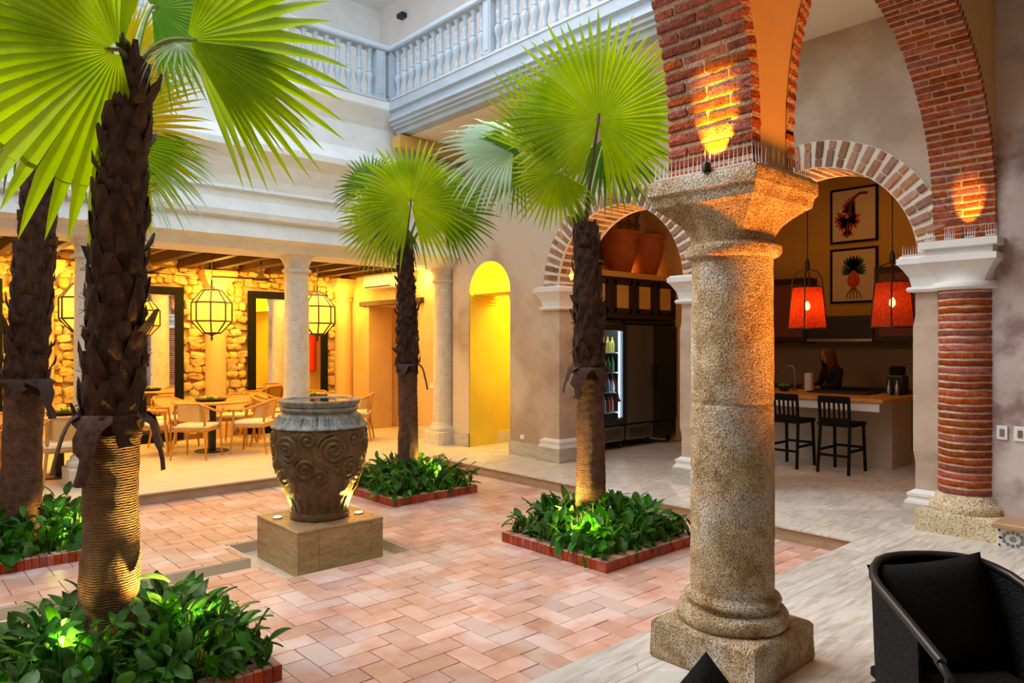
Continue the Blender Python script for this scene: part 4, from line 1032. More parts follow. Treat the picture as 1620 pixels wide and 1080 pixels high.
# ------------------------------------------------------------------ fountain: pedestal and carved urn
PCX, PCY = 2.86, 5.60; a = .38; PT = .145
t = thing('fountain_pedestal', 'square brown travertine pedestal under the carved urn', 'pedestal', (PCX, PCY, -.205))
h = PT+.205
B().box(-a+.012, a-.012, -a+.012, a-.012, 0, h-.02).build('core', 'riser', t)
for nm, x0, x1, y0, y1 in (('panel', -a, -a+.012, -a, a), ('panel', a-.012, a, -a, a), ('panel', -a+.012, -.20, -a, -a+.012), ('panel', -.197, .27, -a, -a+.012), ('panel', .273, a-.012, -a, -a+.012), ('panel', -a+.012, a-.012, a-.012, a)):
    B().box(x0, x1, y0, y1, 0, h-.022).build(nm, 'trav_ped', t)
B().rbox((0, 0, h-.0105), 2*a+.006, 2*a+.006, .021, None, .004).build('top_slab', 'trav_ped', t)
for i, (x, y, lb) in enumerate(((PCX-.30, PCY+.16, 'left lit uplight disc set on the pedestal beside the urn'), (PCX+.29, PCY-.14, 'right lit uplight disc set on the pedestal beside the urn'))):
    t = thing('uplight', lb, 'uplight', (x, y, PT), 0, 'uplights on the pedestal'); B().lathe([(0, .042), (.008, .042), (.012, .036)], n=20).build('rim', 'steel', t, 40); B().lathe([(.011, .033), (.0135, .030)], n=20).build('lens', 'bulb_puck', t)
light('urn_spot', 'SPOT', (PCX+.31, PCY-.14, PT+.035), 55, (1, .72, .10), .02, to=(PCX+.20, PCY-.09, .60), spot=120)
light('urn_spot', 'SPOT', (PCX-.31, PCY+.16, PT+.035), 22, (1, .70, .12), .02, to=(PCX-.14, PCY+.05, .60), spot=80)
t = thing('carved_urn', 'large dark carved stone urn brimming with water on the pedestal', 'urn', (PCX, PCY, PT))
prof = [(0, .235), (.015, .242), (.045, .235), (.06, .225), (.10, .232), (.16, .258), (.25, .300), (.38, .345), (.52, .374), (.65, .385), (.745, .384), (.765, .378)]
scr = []
for k in range(6):
    th = k*2*pi/6+.35; scr += [(th, .60, .125, 1), (th+.42, .44, .10, -1), (th+.5, .68, .075, 1), (th-.28, .38, .075, 1)]
def relief(th, z):
    d = 0
    if .20 < z < .75:
        best = 9
        for tc, zc, R, sg in scr:
            dt = (th-tc+pi) % (2*pi)-pi; du = dt*.36; dv = z-zc; rr = hypot(du, dv)
            if rr < R and rr/R < best:
                best = rr/R; ph = atan2(dv, du)*sg
                d = .011*cos(2*pi*(rr/.044)-ph)+.012*(1-rr/R)
        if best > 8:
            d = .008*sin(9*th+10*z+2.2*sin(14*z))-.003
            d = .009 if d > .002 else -.006
        d *= min(1, (z-.20)/.05, (.75-z)/.02)
    if .06 < z < .20: d = .005*(1 if sin(22*th) > -.2 else -1)*min(1, (z-.06)/.02, (.2-z)/.02)
    return d
R = []; N = 288; zs = [k*.765/110 for k in range(111)]
def pr_r(pf, z):
    for p, q in zip(pf[:-1], pf[1:]):
        if p[0] <= z <= q[0]: return lerp(p[1], q[1], (z-p[0])/(q[0]-p[0]+1e-9))
    return pf[-1][1]
for z in zs: R.append([((pr_r(prof, z)+relief(2*pi*i/N, z))*cos(2*pi*i/N), (pr_r(prof, z)+relief(2*pi*i/N, z))*sin(2*pi*i/N), z) for i in range(N)])
B().rings(R).build('body', 'urn', t, 70)
sh = [(.762, .388), (.775, .386), (.79, .365), (.83, .335), (.865, .318), (.875, .305), (.90, .30)]
R = []
for k in range(18):
    z = .762+k*.138/17
    R.append([((pr_r(sh, z)+(.012*abs(sin(9*2*pi*i/N))**.5*(1 if z < .865 else 0)+.004*sin(70*2*pi*i/N)*(1 if .785 < z < .86 else 0)))*cos(2*pi*i/N), (pr_r(sh, z)+(.012*abs(sin(9*2*pi*i/N))**.5*(1 if z < .865 else 0)+.004*sin(70*2*pi*i/N)*(1 if .785 < z < .86 else 0)))*sin(2*pi*i/N), z) for i in range(N)])
o = B().rings(R).build('petal_shoulder', 'urn_rim', t, 60); o['label'] = 'shoulder carved with overlapping petals'
B().lathe([(.89, .30), (.90, .318), (.915, .322), (.925, .315), (.93, .308), (.945, .325), (.975, .333), (.985, .328), (.988, .315), (.975, .295), (.90, .285)], n=64, cap=False).build('rim', 'urn_rim', t, 40)
B().lathe([(.90, .25), (.979, .297)], n=48).build('water', 'water', t)['label'] = 'still water filling the urn to the rim'

# ------------------------------------------------------------------ palms
def fan(hub, nrm, mid, Rd, spread=300, n=46, cone=.18, droop=.12, web=.58, mt='frond', seed=0, curl=0, name='frond'):
    """pleated fan leaf: folded segments joined up to `web`, free tapering tips that bend over"""
    rs = random.Random(seed); hub = V(hub); nrm = V(nrm).normalized(); mid = (V(mid)-nrm*V(mid).dot(nrm)).normalized(); sd = nrm.cross(mid)
    b = B(); sp = radians(spread); da = sp/n; st = [.035, .22, .42, web, .74, .88, 1.0]
    for i in range(n):
        a0 = -sp/2+i*da; ac = a0+da/2; q = abs(ac)/(sp/2)
        Ln = Rd*(1-.22*q**2)*rs.uniform(.92, 1.04); sag = droop*rs.uniform(.6, 1.5)*(1+q*.6); tw = rs.uniform(-.04, .04)
        for k, s in enumerate(st):
            r = Ln*s if s > web else Rd*(1-.22*q**2)*s; w_ = da/2
            if s > web: w_ *= max(.0, (1-s)/(1-web))**.7*web/s; 
            ac2 = ac+tw*max(0, s-web); rows = []
            for dd, up in ((-w_, -.5), (0, .5), (w_, -.5)):
                an = ac2+dd; fold = up*min(Rd*.030, r*da*.55)*(1 if s <= web else max(0, (1-s)/(1-web)))
                d = mid*cos(an)+sd*sin(an); bowl = cone*(r/Rd)**1.5*Rd*(.4+.6*q)
                p = hub+d*r+nrm*(fold-bowl)+V((0, 0, -1))*(sag*Rd*max(0, s-.45)**2*2.2)
                p += nrm*(-curl*Rd*q*q*(r/Rd))
                rows.append(p)
            b.v += [tuple(p) for p in rows]
        base = len(b.v)-3*len(st)
        for k in range(len(st)-1):
            for j in range(2):
                b.f.append((base+k*3+j, base+k*3+j+1, base+k*3+3+j+1, base+k*3+3+j)); b.mi.append(0)
    return b
def palm(name, label, base, top, r0, r1, fronds, boot_from, skirt, group='palms of the courtyard', seed=1, lean=2.2):
    """base, top: world points; fronds: (hub, normal, mid, radius, dict)"""
    rs = random.Random(seed); base, top = V(base), V(top); H_ = top.z-base.z
    t = thing(name, label, 'palm tree', base, 0, group); ax = (top-base)
    def pos(s): h_ = s**lean; q = V((ax.x*h_, ax.y*h_, ax.z*s)); return q
    def rad(s):
        z = s*H_
        if s < boot_from: return lerp(r0*1.12, r0*.96, min(1, s/.25))
        u = (s-boot_from)/(1-boot_from); return lerp(r0*1.02, r1, u**1.3)
    b = B(); R = []; K = 150; N_ = 40
    for k in range(int(K*boot_from)+2):
        s = k/K; z = s*H_; ring = []
        for i in range(N_):
            th = 2*pi*i/N_; d = .0018*sin(z*250+sin(th*2)*1.5)+noise.noise(V((cos(th)*2, sin(th)*2, z*5)))*.012
            p = pos(s)+V((cos(th), sin(th), 0))*(rad(s)+d); ring.append(tuple(p))
        R.append(ring)
    b.rings(R); b.build('trunk', 'bark_low', t, True)
    b = B(); R = []; k0 = int(K*boot_from)
    for k in range(k0, K+1):
        s = k/K; z = s*H_
        R.append([tuple(pos(s)+V((cos(2*pi*i/N_), sin(2*pi*i/N_), 0))*(rad(s)+noise.noise(V((cos(2*pi*i/N_)*3, sin(2*pi*i/N_)*3, z*9)))*.02)) for i in range(N_)])
    b.rings(R); b.build('upper_trunk', 'bark', t, True)['label'] = 'upper trunk shaggy with old leaf bases'
    # old leaf bases: pointed boots pressed to the trunk, in a spiral
    b = B(); z = boot_from+.01; a_ = 0
    while z < .985:
        a_ += 2.399; s = z+rs.uniform(-.006, .006); th = a_; out = rs.uniform(.015, .05)*(1.9 if rs.random() < .18 else .8); L_ = rs.uniform(.07, .16)*r0/.12; w_ = rs.uniform(.025, .065)*r0/.12
        d = V((cos(th), sin(th), 0)); e = V((-sin(th), cos(th), 0)); c0 = pos(s)+d*(rad(s)-.01)
        up = V((0, 0, 1)); tip = rs.uniform(-.3, .3)
        P_ = [c0-e*w_, c0+e*w_, c0+e*w_*.8+up*L_*.5+d*out*.6, c0-e*w_*.8+up*L_*.5+d*out*.6, c0+up*L_+d*out+e*(w_*.35+tip*w_), c0+up*L_+d*out-e*(w_*.35-tip*w_), c0+up*L_*.5+d*(out*.6+.02)]
        b.add(P_, [(0, 1, 6), (1, 2, 6), (2, 4, 6), (4, 5, 6), (5, 3, 6), (3, 0, 6), (0, 3, 2, 1), (3, 5, 4, 2)])
        z += .0022/(H_/3)*1.9
    o = b.build('leaf_bases', 'bark', t); o['kind'] = 'stuff'
    b = B()
    for k in range(420):                              # loose fibres
        s = boot_from+(1-boot_from)*rs.random(); th = rs.uniform(0, 2*pi); d = V((cos(th), sin(th), 0)); e = V((-sin(th), cos(th), 0)); p0 = pos(s)+d*rad(s)
        p1 = p0+d*rs.uniform(.01, .05)+V((0, 0, rs.uniform(-.05, .05)))+e*rs.uniform(-.03, .03); p2 = p1+V((0, 0, rs.uniform(-.05, .02)))+e*rs.uniform(-.03, .03)
        w_ = V((0, 0, .0016)); b.add([p0-w_, p0+w_, p1+w_, p1-w_, p2], [(0, 1, 2, 3), (3, 2, 4)])
    o = b.build('fibres', 'fibre', t); o['kind'] = 'stuff'
    # ragged hanging sheaths at the lower end of the boots
    for th, L_, out in skirt:
        d = V((cos(th), sin(th), 0)); e = V((-sin(th), cos(th), 0)); s = boot_from+.02; c0 = pos(s)+d*rad(s)
        R = []
        for k in range(8):
            u = k/7; w_ = .085*(1-.68*u)*(1+.3*sin(k*2.1)); c = c0+d*(out*u**.6+.005)+V((0, 0, .06-L_*u**1.25))+e*(.012*sin(k*1.7+th*3)); th_ = .006
            w2 = w_*(1.25 if k < 3 else 1)*(1+.25*noise.noise(V((k*.9, th*5, 1)))); R.append([tuple(c-e*w2+V((0,0,noise.noise(V((k*1.7, th, 3)))*.03))), tuple(c+d*.014+e*0), tuple(c+e*w2), tuple(c-d*th_)])
        B().rings(R).build('hanging_sheath', 'fibre', t, True)
    crown = top
    for k, (hub, nrm, mid, Rd, kw) in enumerate(fronds):
        kw = dict(kw); pm = kw.pop('pm', 'petiole'); bow = kw.pop('bow', .06); nopet = kw.pop('nopet', False)
        o = fan(hub, nrm, mid, Rd, seed=seed*50+k, **{a_: b_ for a_, b_ in kw.items() if a_ != 'mt'}).build('frond', kw.get('mt', 'frond'), t); o.location = -base
        if nopet: continue
        c0 = crown+V((0, 0, -.05)); hb = V(hub); pts = []
        for j in range(9):
            u = j/8; pts.append(c0.lerp(hb, u)+V((0, 0, 1))*bow*sin(pi*u))
        pts.append(hb+(V(mid).normalized())*Rd*.06)
        q = B().tube(pts, [lerp(.021, .010, j/9) for j in range(10)], 6).build('petiole', pm, o, True)
    return t
def P3(u, v, w): return at(u, v, w)
CAMV = -FWD
# palm R (right)
w = 6.15
frR = [
 (P3(947, 190, 6.0), cdir(.05, -.15, 1), cdir(.05, 1, .1), .92, dict(spread=336, n=58, droop=.06, cone=.12, pm='petiole_dk')),
 (P3(958, 215, 6.45), cdir(-.2, -.2, 1), cdir(.7, -.7, -.1), .66, dict(spread=200, n=34, mt='frond_dk')),
 (P3(884, 272, 6.05), cdir(-.1, -.1, 1), cdir(-.75, -.6, .1), .50, dict(spread=230, n=36, mt='frond', droop=.1)),
 (P3(890, 262, 6.2), cdir(.55, .1, .85), cdir(-.52, .9, .0), 1.0, dict(spread=100, n=22, mt='frond', droop=.05)),
 (P3(813, 236, 6.25), cdir(.15, .55, .8), cdir(-.85, .45, .1), .72, dict(spread=215, n=38, mt='frond_gl', droop=.22)),
 (P3(822, 240, 6.2), cdir(-.25, -.3, .9), cdir(-.75, -.45, .1), .56, dict(spread=150, n=26, mt='frond_dk', droop=.25, nopet=True)),
]
palm('palm_tree', 'palm with one big upright fan leaf, in the planter nearest the rough stone column', (4.65, 4.15, -.07), P3(925, 352, 6.2), .125, .085, frR, .50, [(3.4, .26, .10), (5.5, .30, .12), (4.6, .18, .05), (2.6, .22, .1)], seed=3)
# palm C (centre, behind the urn)
frC = [
 (P3(650, 322, 8.1), cdir(.05, .12, 1), cdir(-.05, 1, -.15), .86, dict(spread=338, n=58, droop=.14, cone=.16, pm='petiole_dk')),
 (P3(694, 332, 8.5), cdir(.1, .2, 1), cdir(1, .15, -.1), .76, dict(spread=170, n=30, mt='frond_dk')),
 (P3(588, 300, 8.6), cdir(-.2, .3, .8), cdir(-.5, .8, -.1), .68, dict(spread=150, n=28, mt='frond_dk')),
 (P3(612, 345, 8.4), cdir(-.25, 0, 1), cdir(-1, -.12, 0), .70, dict(spread=190, n=32)),
 (P3(640, 352, 8.3), cdir(0, -.2, 1), cdir(-.6, -.9, 0), .50, dict(spread=130, n=24, mt='frond_dk', droop=.3)),
 (P3(672, 320, 8.7), cdir(.3, .2, .8), cdir(.65, .7, -.1), .80, dict(spread=110, n=22)),
]
palm('palm_tree', 'palm with a round spiky head, in the planter behind the urn', (4.70, 7.02, -.07), P3(641, 396, 8.35), .118, .07, frC, .48, [(5.6, .3, .10), (3.8, .12, .07)], seed=5)
# palm A (large, left foreground)
frA = [
 (P3(188, 78, 3.55), cdir(.30, -.35, .85), cdir(-.95, .02, .15), 1.08, dict(spread=195, n=30, web=.72, droop=.12, cone=.1, pm='petiole_dk', bow=.02)),
 (P3(196, 66, 3.60), cdir(-.5, -.1, .8), cdir(-.12, 1, 0), .72, dict(spread=80, n=16, pm='petiole_dk')),
 (P3(296, 62, 3.65), cdir(-.25, -.45, .85), cdir(1, -.18, .1), .90, dict(spread=150, n=24, droop=.10, cone=.08)),
 (P3(300, 66, 3.62), cdir(-.2, -.2, .9), cdir(.80, -.62, .1), .72, dict(spread=60, n=16, droop=.1, nopet=True)),
 (P3(282, 68, 3.70), cdir(.1, .7, .7), cdir(.1, -.8, .3), .22, dict(spread=220, n=15, mt='frond_gl', droop=.8, web=.3, nopet=True)),
 (P3(240, 12, 4.3), cdir(.1, -.4, .9), cdir(.95, .1, 0), .62, dict(spread=210, n=34, mt='frond_dk')),
 (P3(60, 80, 4.4), cdir(.3, -.3, .8), cdir(-.8, .6, 0), .9, dict(spread=180, n=30, mt='frond_dk')),
 (P3(138, -55, 3.40), cdir(.2, -.6, .75), cdir(-.3, .9, 0), .8, dict(spread=250, n=36, pm='petiole_dk', bow=.0)),
]
palm('palm_tree', 'largest palm with dark shaggy trunk and huge fan leaves, lower left planter', (.955, 4.20, -.07), P3(208, 100, 3.72), .138, .085, frA, .38, [(3.9, .34, .10), (5.75, .30, .10), (2.9, .30, .12), (.1, .2, .10), (4.8, .16, .02)], seed=8)
# palm B (left, behind)
frB = [
 (P3(150, 200, 5.9), cdir(-.1, .1, 1), cdir(1, .12, 0), .98, dict(spread=150, n=36, mt='frond_yl', droop=.12)),
 (P3(180, 232, 5.9), cdir(-.1, .35, .9), cdir(1, -.38, 0), .94, dict(spread=70, n=20, mt='frond_gl', droop=.25)),
 (P3(176, 226, 5.85), cdir(-.1, .35, .9), cdir(1, -.25, 0), .9, dict(spread=60, n=16, mt='frond', droop=.2, nopet=True)),
 (P3(110, 190, 6.0), cdir(0, -.1, 1), cdir(.4, -.9, 0), .62, dict(spread=200, n=32, mt='frond_dk', droop=.2)),
 (P3(40, 150, 6.0), cdir(.2, -.1, 1), cdir(-.8, .2, 0), .8, dict(spread=220, n=36, mt='frond_dk', droop=.2)),
 (P3(95, 120, 6.1), cdir(0, -.2, 1), cdir(.2, 1, 0), .85, dict(spread=240, n=40)),
 (P3(200, 110, 6.1), cdir(-.3, -.2, .8), cdir(.9, .5, 0), .7, dict(spread=150, n=28, mt='frond_yl')),
 (P3(330, 20, 6.3), cdir(0, -.5, .8), cdir(1, .1, 0), .8, dict(spread=200, n=34, mt='frond_yl', droop=.2)),
]
palm('palm_tree', 'left background palm rising from the planter by the dining step', (.95, 7.10, -.07), P3(72, 232, 5.85), .148, .10, frB, .385, [(5.2, .32, .14), (4.3, .15, .08)], seed=11, lean=1.6)

# ------------------------------------------------------------------ leafy beds
leaf_me = []
for k in range(6):
    rs = random.Random(60+k); L_ = rs.uniform(.085, .115); w_ = L_*rs.uniform(.25, .36); b = B(); st = [(0, .12, -.22), (.12, .75, -.1), (.38, 1, .0), (.68, .78, -.04), (.9, .35, -.12), (1, 0, -.2)]; bend = rs.uniform(.1, .5)
    for s, ww, _ in st:
        z = -bend*L_*s*s; 
        for sg in (-1, 0, 1): b.v.append((sg*w_*ww, L_*s-(.02 if (sg and s < .05) else 0), z+(abs(sg)*w_*.28)))
    for i in range(len(st)-1):
        for j in range(2): b.f.append((i*3+j, i*3+j+1, i*3+4+j, i*3+3+j)); b.mi.append(0)
    leaf_me.append(b.mesh('leaf', 'leaf', True))
def bed(key, label, seed, dens):
    x0, x1, y0, y1 = PLANTERS[key]; cx, cy = (x0+x1)/2, (y0+y1)/2; rs = random.Random(seed)
    t = thing('leafy_bed', label, 'plants', (cx, cy, PZ+.045), 0, 'leafy beds in the planters'); rest = B(); stems = B(); L_ = []
    for i in range(dens):
        x, y = rs.uniform(-.56, .56), rs.uniform(-.56, .56); e = max(abs(x), abs(y))
        lim = lerp(.34, .17, (e/.56)**2); z = rs.uniform(.05, lim)*(1.35 if rs.random() < .06 else 1)
        if hypot(x, y) < .15: continue
        out = atan2(y, x) if e > .35 and rs.random() < .75 else rs.uniform(0, 2*pi)
        L_.append((x, y, z, out+rs.uniform(-.6, .6), rs.uniform(-1.3, .1) if (e > .42 and rs.random() < .6) or rs.random() < .3 else rs.uniform(.5, 1.45), rs.uniform(-.5, .5), rs.uniform(.8, 1.35), rs.randrange(6)))
    L_.sort(key=lambda q: (q[0]*FX+q[1]*RX)-q[2]*1.6)
    for i, (x, y, z, hd, pt, rl, sc_, k) in enumerate(L_):
        m = Matrix.Translation((x, y, z)) @ Matrix.Rotation(hd-pi/2, 4, 'Z') @ Matrix.Rotation(pt, 4, 'X') @ Matrix.Rotation(rl, 4, 'Y') @ Matrix.Scale(sc_, 4)
        if i < 290: put('leaf', leaf_me[k], t, mtx=m)
        else:
            me = leaf_me[k]; rest.add([m @ v.co for v in me.vertices], [tuple(p.vertices) for p in me.polygons])
        stems.tube([(x*.9, y*.9, .0), (x*.97, y*.97, z*.6), (x, y, z)], .0025, 3, cap=False)
    if rest.v: rest.build('leaves', 'leaf', t, True)['kind'] = 'stuff'
    stems.build('stems', 'petiole', t)['kind'] = 'stuff'
bed('A', 'dense glossy leaves with two glowing spots around the largest palm trunk', 1, 980)
bed('B', 'dense dark leaves around the trunk of the left background palm', 2, 800)
bed('R', 'glossy leaves around the palm nearest the rough stone column', 3, 820)
bed('C', 'glossy leaves around the palm behind the urn', 4, 760)
def gspot(x, y, tx, ty, tz, pw, sp=75, z=-.02, col=(1, .64, .12)): light('garden_spot', 'SPOT', (x, y, z), pw, col, .02, to=(tx, ty, tz), spot=sp, blend=.9)
gspot(1.27, 4.0, 1.02, 4.18, .70, 150, 95, .20); gspot(.68, 4.12, .86, 4.19, .8, 14, 75, .17)
light('leaf_glow', 'POINT', (1.30, 3.90, .15), 8.0, (.95, 1, .2), .02); light('leaf_glow', 'POINT', (.70, 4.0, .16), 8.0, (.95, 1, .2), .02)
gspot(4.36, 4.26, 4.58, 4.17, .55, 60, 90, .15); light('leaf_glow', 'POINT', (4.36, 3.95, .13), 8, (.95, 1, .2), .02)
gspot(4.96, 6.82, 4.78, 6.98, .30, 30, 85, .16); light('leaf_glow', 'POINT', (4.92, 6.78, .13), 6, (.95, 1, .2), .02)
gspot(1.20, 6.88, 1.04, 7.05, .25, 16, 80, .16); light('leaf_glow', 'POINT', (1.2, 6.85, .13), 4, (.95, 1, .2), .02)

# ------------------------------------------------------------------ small spots on capitals
def capspot(loc, to, pw, col, label, sp=42):
    t = thing('capital_uplight', label, 'uplight', loc, 0, 'small uplights on the capitals')
    B().lathe([(-.03, .022), (.0, .022), (.01, .018)], n=14).build('housing', 'blk', t, 40)
    light('capital_spot', 'SPOT', V(loc)+V((0, 0, .02)), pw, col, .006, to=to, spot=sp, blend=.5)
capspot((NX-.30, 1.93, 2.45), (NX-.215, 1.93, 2.60), 34, (1, .62, .01), 'small uplight on the left side of the rough stone capital', 62)
capspot((BX-.25, 1.93, 2.50), (BX-.13, 1.93, 2.72), 22, (1, .42, .02), 'small uplight on the white capital of the brick column', 48)
capspot((7.2, A1+AR-.06, 2.40), (7.2, A1+AR+.03, 2.62), 14, (1, .36, .03), 'small uplight on the left cap of the refrigerator arch', 50)
light('arch_glow', 'POINT', (7.3, A1-.2, 2.75), 14, (1, .42, .08), .05)
light('arch_glow', 'POINT', (7.3, A2, 2.85), 9, (1, .42, .08), .05)
# orange floor light in the near loggia washing the column side and the plaster above
light('loggia_uplight', 'SPOT', (3.75, .70, .15), 560, (1, .30, .015), .22, to=(3.3, 1.75, 3.1), spot=56, blend=.9)

# ------------------------------------------------------------------ low bench on the right
t = thing('low_bench', 'low wooden ledge on black-and-white patterned tiles at the right edge', 'bench', (6.80, .2, 0))
B().box(-.12, .14, -1.5, 1.47, 0, .145).build('base', 'white_plaster', t)
B().rbox((-.02, 0, .168), .33, 2.98, .045, None, .01).build('seat', 'wood_slab', t)
m_t1 = mat('white_glazed_tile', (.70, .70, .67), rough=.3); m_t2 = mat('black_glaze', (.03, .03, .035), rough=.35)
for k in range(7):
    yc = 1.36-k*.21
    d = B().rbox((-.127, yc, .07), .012, .204, .138, None, .002).build('tile', m_t1, t); q = B(); X_ = -.1345
    def ring_(cy_, cz_, ro, ri, n=14):
        q.rings([[(X_, cy_+r*cos(2*pi*i/n), cz_+r*sin(2*pi*i/n)) for i in range(n)] for r in (ro, ri)], False)
    for i in range(12):
        a_ = 2*pi*i/12; ring_(yc+.066*cos(a_), .07+.052*sin(a_), .013, .006, 8)
    for i in range(8):
        a_ = 2*pi*i/8; q.add([(X_, yc+.003*cos(a_+1.57), .07+.003*sin(a_+1.57)), (X_, yc+.024*cos(a_-.2), .07+.024*sin(a_-.2)), (X_, yc+.024*cos(a_+.2), .07+.024*sin(a_+.2))], [(0, 1, 2)])
    for sy in (-1, 1):
        for sz in (-1, 1): ring_(yc+sy*.09, .07+sz*.057, .010, .0, 6); q.add([(X_, yc+sy*.10, .07), (X_, yc+sy*.085, .08), (X_, yc+sy*.07, .07), (X_, yc+sy*.085, .06)], [(0, 1, 2, 3)])
    q.build('tile_pattern', m_t2, d)

# ------------------------------------------------------------------ dark tub chairs in the foreground
def tub_chair(label, loc, rz, cush_label, cush=True, grp='black wicker tub chairs'):
    t = thing('tub_chair', label, 'chair', loc, rz, grp)
    pts = []
    for k in range(25):                               # U-shaped rail, open to +y
        a_ = lerp(-1, 1, k/24); s_ = abs(a_)
        if s_ < .5: x = .26*sin(a_*pi); y = -.28-.0+.20*(1-cos(a_*pi))
        else: x = .26*(1 if a_ > 0 else -1)+.02*(s_-.5)*(1 if a_ > 0 else -1); y = -.08+.72*(s_-.5)
        z = .80-.16*max(0, s_-.22)**1.1/.78
        pts.append(V((x, y, z)))
    B().tube(pts, .016, 8).build('top_rail', 'blk', t, True)
    R = []
    for p in pts:
        c = V((p.x*.93, p.y*.93, 0)); o_ = V((p.x, p.y, 0)).normalized()*.008
        R.append([tuple(p-o_+V((0,0,-.01))), tuple(p+o_+V((0,0,-.01))), (c.x+o_.x, c.y+o_.y, .22), (c.x-o_.x, c.y-o_.y, .22)])
    B().rings([[(x, y, z) for x, y, z in r] for r in R[2:-2]]).build('wicker_shell', 'wicker', t, True)
    for q in (3, 9, 12, 15, 21):
        p = pts[q]; B().tube([p, V((p.x*.95, p.y*.95, .5)), V((p.x*.92, p.y*.92, .2))], .009, 6).build('upright', 'blk', t)
    for q in (0, 24):
        p = pts[q]; B().tube([p+V((0,-.02,0)), p+V((0, .035, -.03)), p+V((-.0, .03, -.12)), V((p.x*.95, p.y*.98, .3)), V((p.x*.95, p.y, 0))], .014, 8).build('leg', 'blk', t, True)
    for sx in (-1, 1): B().tube([(sx*.2, -.2, .3), (sx*.22, -.24, 0)], .014, 8).build('leg', 'blk', t)
    B().rbox((0, .05, .33), .46, .56, .05, None, .02).build('seat', 'wicker', t)
    B().rbox((0, .06, .40), .45, .52, .10, None, .035).build('seat_cushion', 'blkfab', t)
    return t
def pillow(label, loc, rot, s=.46, th=.13):
    N_ = 14; b = B()
    for side in (1, -1):
        R = []
        for i in range(N_+1):
            row = []
            for j in range(N_+1):
                x, y = i/N_*2-1, j/N_*2-1; k = (1-abs(x)**2.6)**.5*(1-abs(y)**2.6)**.5; pin = 1-.07*(1-abs(x*y))*1
                row.append((x*s/2*(1-.07*(1-abs(y)**2)*abs(x)**3*-1*-1), y*s/2*(1-.07*(1-abs(x)**2)*abs(y)**3), side*th/2*k))
            R.append(row)
        b.rings(R, False, False)
    me = b.mesh('pillow', 'blkfab', True); bm = bmesh.new(); bm.from_mesh(me); bmesh.ops.remove_doubles(bm, verts=bm.verts, dist=1e-4); bmesh.ops.recalc_face_normals(bm, faces=bm.faces); bm.to_mesh(me); bm.free()
    o = put('pillow', me); o.location = loc; o.rotation_euler = rot; tag(o, label, 'pillow', 'black pillows on the tub chairs'); return o
ca = atan2(-.80, -.60)                               # facing direction of the big chair
tub_chair('black wicker tub chair in the lower right corner', (2.79, .785, 0), radians(140.3), '')
fc = V((-.64, -.77, 0)); sdx = V((-.77, .64, 0))*-1
def pose(o, c, right, up, n_):
    m = Matrix((right, up, n_)).transposed().to_4x4(); m.translation = c; o.matrix_basis = m
rt = (sdx*cos(.10)+V((0, 0, 1))*sin(.10)).normalized(); up_ = (V((0, 0, 1))*cos(.10)-sdx*sin(.10)-fc*.25).normalized(); nn_ = rt.cross(up_).normalized(); up_ = nn_.cross(rt)
o = pillow('black square pillow standing in the lower right tub chair', (0, 0, 0), (0, 0, 0), .43); pose(o, at(1484, 980, 2.60), rt, up_, nn_)
tub_chair('black tub chair below the rough stone column, almost out of view', (1.27, .72, 0), radians(60), '')
o = pillow('black pillow whose corner shows below the rough stone column', (0, 0, 0), (0, 0, 0), .42)
rt = (RIGHT*.72+UP*.69).normalized(); up_ = (-RIGHT*.69+UP*.72+FWD*.25).normalized(); nn_ = rt.cross(up_).normalized(); up_ = nn_.cross(rt)
pose(o, at(1117, 1040, 1.64)-(rt+up_)*.20, rt, up_, nn_)

# ------------------------------------------------------------------ person behind the counter
def skin_fig(name, vs, es, rad, m_, parent, sub=2):
    me = bpy.data.meshes.new(name); me.from_pydata(vs, es, []); o = bpy.data.objects.new(name, me); C.objects.link(o)
    sk = o.modifiers.new('skin', 'SKIN'); sk.use_smooth_shade = True
    for v, r in zip(me.skin_vertices[0].data, rad): v.radius = (r, r) if not isinstance(r, tuple) else r
    me.skin_vertices[0].data[0].use_root = True
    ss = o.modifiers.new('sub', 'SUBSURF'); ss.levels = ss.render_levels = sub
    dg = bpy.context.evaluated_depsgraph_get(); me2 = bpy.data.meshes.new_from_object(o.evaluated_get(dg)); bpy.data.objects.remove(o)
    me2.materials.clear(); me2.materials.append(M[m_]); me2.polygons.foreach_set('use_smooth', [True]*len(me2.polygons)); return put(name, me2, parent)
t = thing('person', 'person with long auburn hair in dark clothes standing behind the kitchen counter', 'person', (10.95, 4.85, 0), radians(58))
vs = [(0, 0, .82), (0, .01, .98), (0, .03, 1.12), (0, .05, 1.22), (0, .08, 1.29), (0, .10, 1.33),
      (.17, .04, 1.19), (.21, .10, .98), (.16, .28, .94), (.13, .34, .94), (-.17, .04, 1.19), (-.22, .08, .98), (-.17, .26, .94), (-.14, .33, .94),
      (.09, 0, .76), (.10, .0, .42), (.10, -.01, .06), (.10, .08, .03), (-.09, 0, .76), (-.10, .0, .42), (-.10, -.01, .06), (-.10, .08, .03)]
es = [(0,1),(1,2),(2,3),(3,4),(4,5),(3,6),(6,7),(7,8),(8,9),(3,10),(10,11),(11,12),(12,13),(0,14),(14,15),(15,16),(16,17),(0,18),(18,19),(19,20),(20,21)]
rd = [(.16,.11),(.14,.10),(.17,.11),(.15,.10),.06,.05,.065,.05,.038,.034,.065,.05,.038,.034,.09,.06,.045,.035,.09,.06,.045,.035]
skin_fig('body', vs, es, rd, 'darkcloth', t)
def fh(p):
    x, y, z = p; return V((x*.78, y*.92+(.018 if (y > .05 and abs(x) < .02 and -.02 < z < .02) else 0), z*1.12))
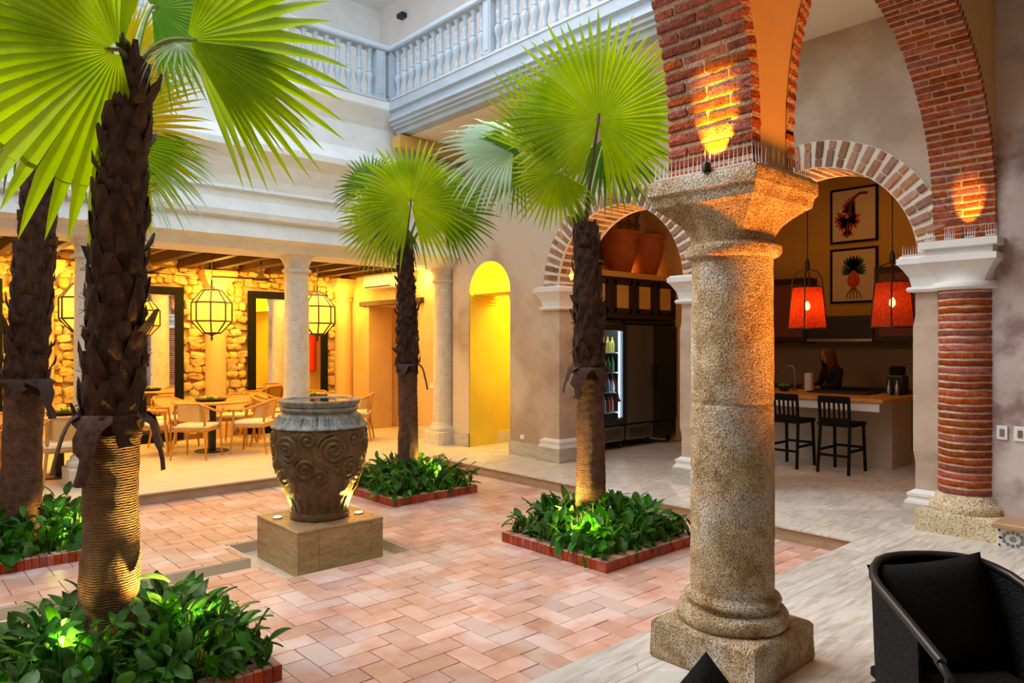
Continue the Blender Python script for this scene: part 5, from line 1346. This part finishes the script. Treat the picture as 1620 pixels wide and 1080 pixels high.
hd = B().lathe([(-.105, .03), (-.095, .05), (-.07, .068), (-.03, .085), (.02, .095), (.06, .088), (.09, .06), (.105, .02)], n=24, fn=fh); o = hd.build('head', 'skin', t, True); o.location = (0, .12, 1.41); o.rotation_euler = (-.15, 0, .1)
B().lathe([(-.02, .012), (.0, .013), (.022, .006)], n=8, c=(0, .088, -.01)).build('nose', 'skin', o, True)
for sx in (-1, 1):
    B().lathe([(-.008, .003), (0, .010), (.008, .003)], n=8, c=(sx*.030, .078, .018)).build('eye', 'blk', o, True)
B().rbox((0, .080, -.05), .036, .010, .010, None, .003).build('mouth', 'red', o)
def fhair(p):
    q = V((p.x*.95, p.y*1.0-.02, p.z)); return q+V((noise.noise(p*20)*.008, noise.noise(p*18+V((4,0,0)))*.008, 0))
hr = B(); R = []
for z, r, op in ((.125, .02, 0), (.115, .06, 0), (.08, .098, .25), (.03, .112, .5), (-.03, .115, .62), (-.10, .118, .66), (-.18, .12, .7), (-.26, .11, .74), (-.32, .08, .76)):
    ring = []
    for i in range(21):
        a_ = lerp(pi/2+op, pi/2+2*pi-op, i/20); p = fhair(V((r*cos(a_), r*sin(a_), z))); ring.append(tuple(p))
    for i in range(20, -1, -1):
        a_ = lerp(pi/2+op, pi/2+2*pi-op, i/20); p = fhair(V((r*.86*cos(a_), r*.86*sin(a_), z-.003))); ring.append(tuple(p))
    R.append(ring)
o2 = hr.rings(R).build('hair', 'hair', o, True)
for sx in (-1, 1):
    h_ = [(sx*.135, .34, .94)]
    hnd = B().tube([(sx*.135, .32, .94), (sx*.13, .37, .945), (sx*.125, .40, .945)], [.026, .032, .028], 8, flat=.5)
    for k in range(4): hnd.tube([(sx*.125+(k-1.5)*.015, .40, .945), (sx*.125+(k-1.5)*.017, .435, .943), (sx*.125+(k-1.5)*.017, .462-.006*abs(k-1.2), .934)], .0078, 6)
    hnd.tube([(sx*.105, .37, .945), (sx*.085, .39, .94), (sx*.08, .41, .935)], .008, 6)
    hnd.build('hand', 'skin', t, True)
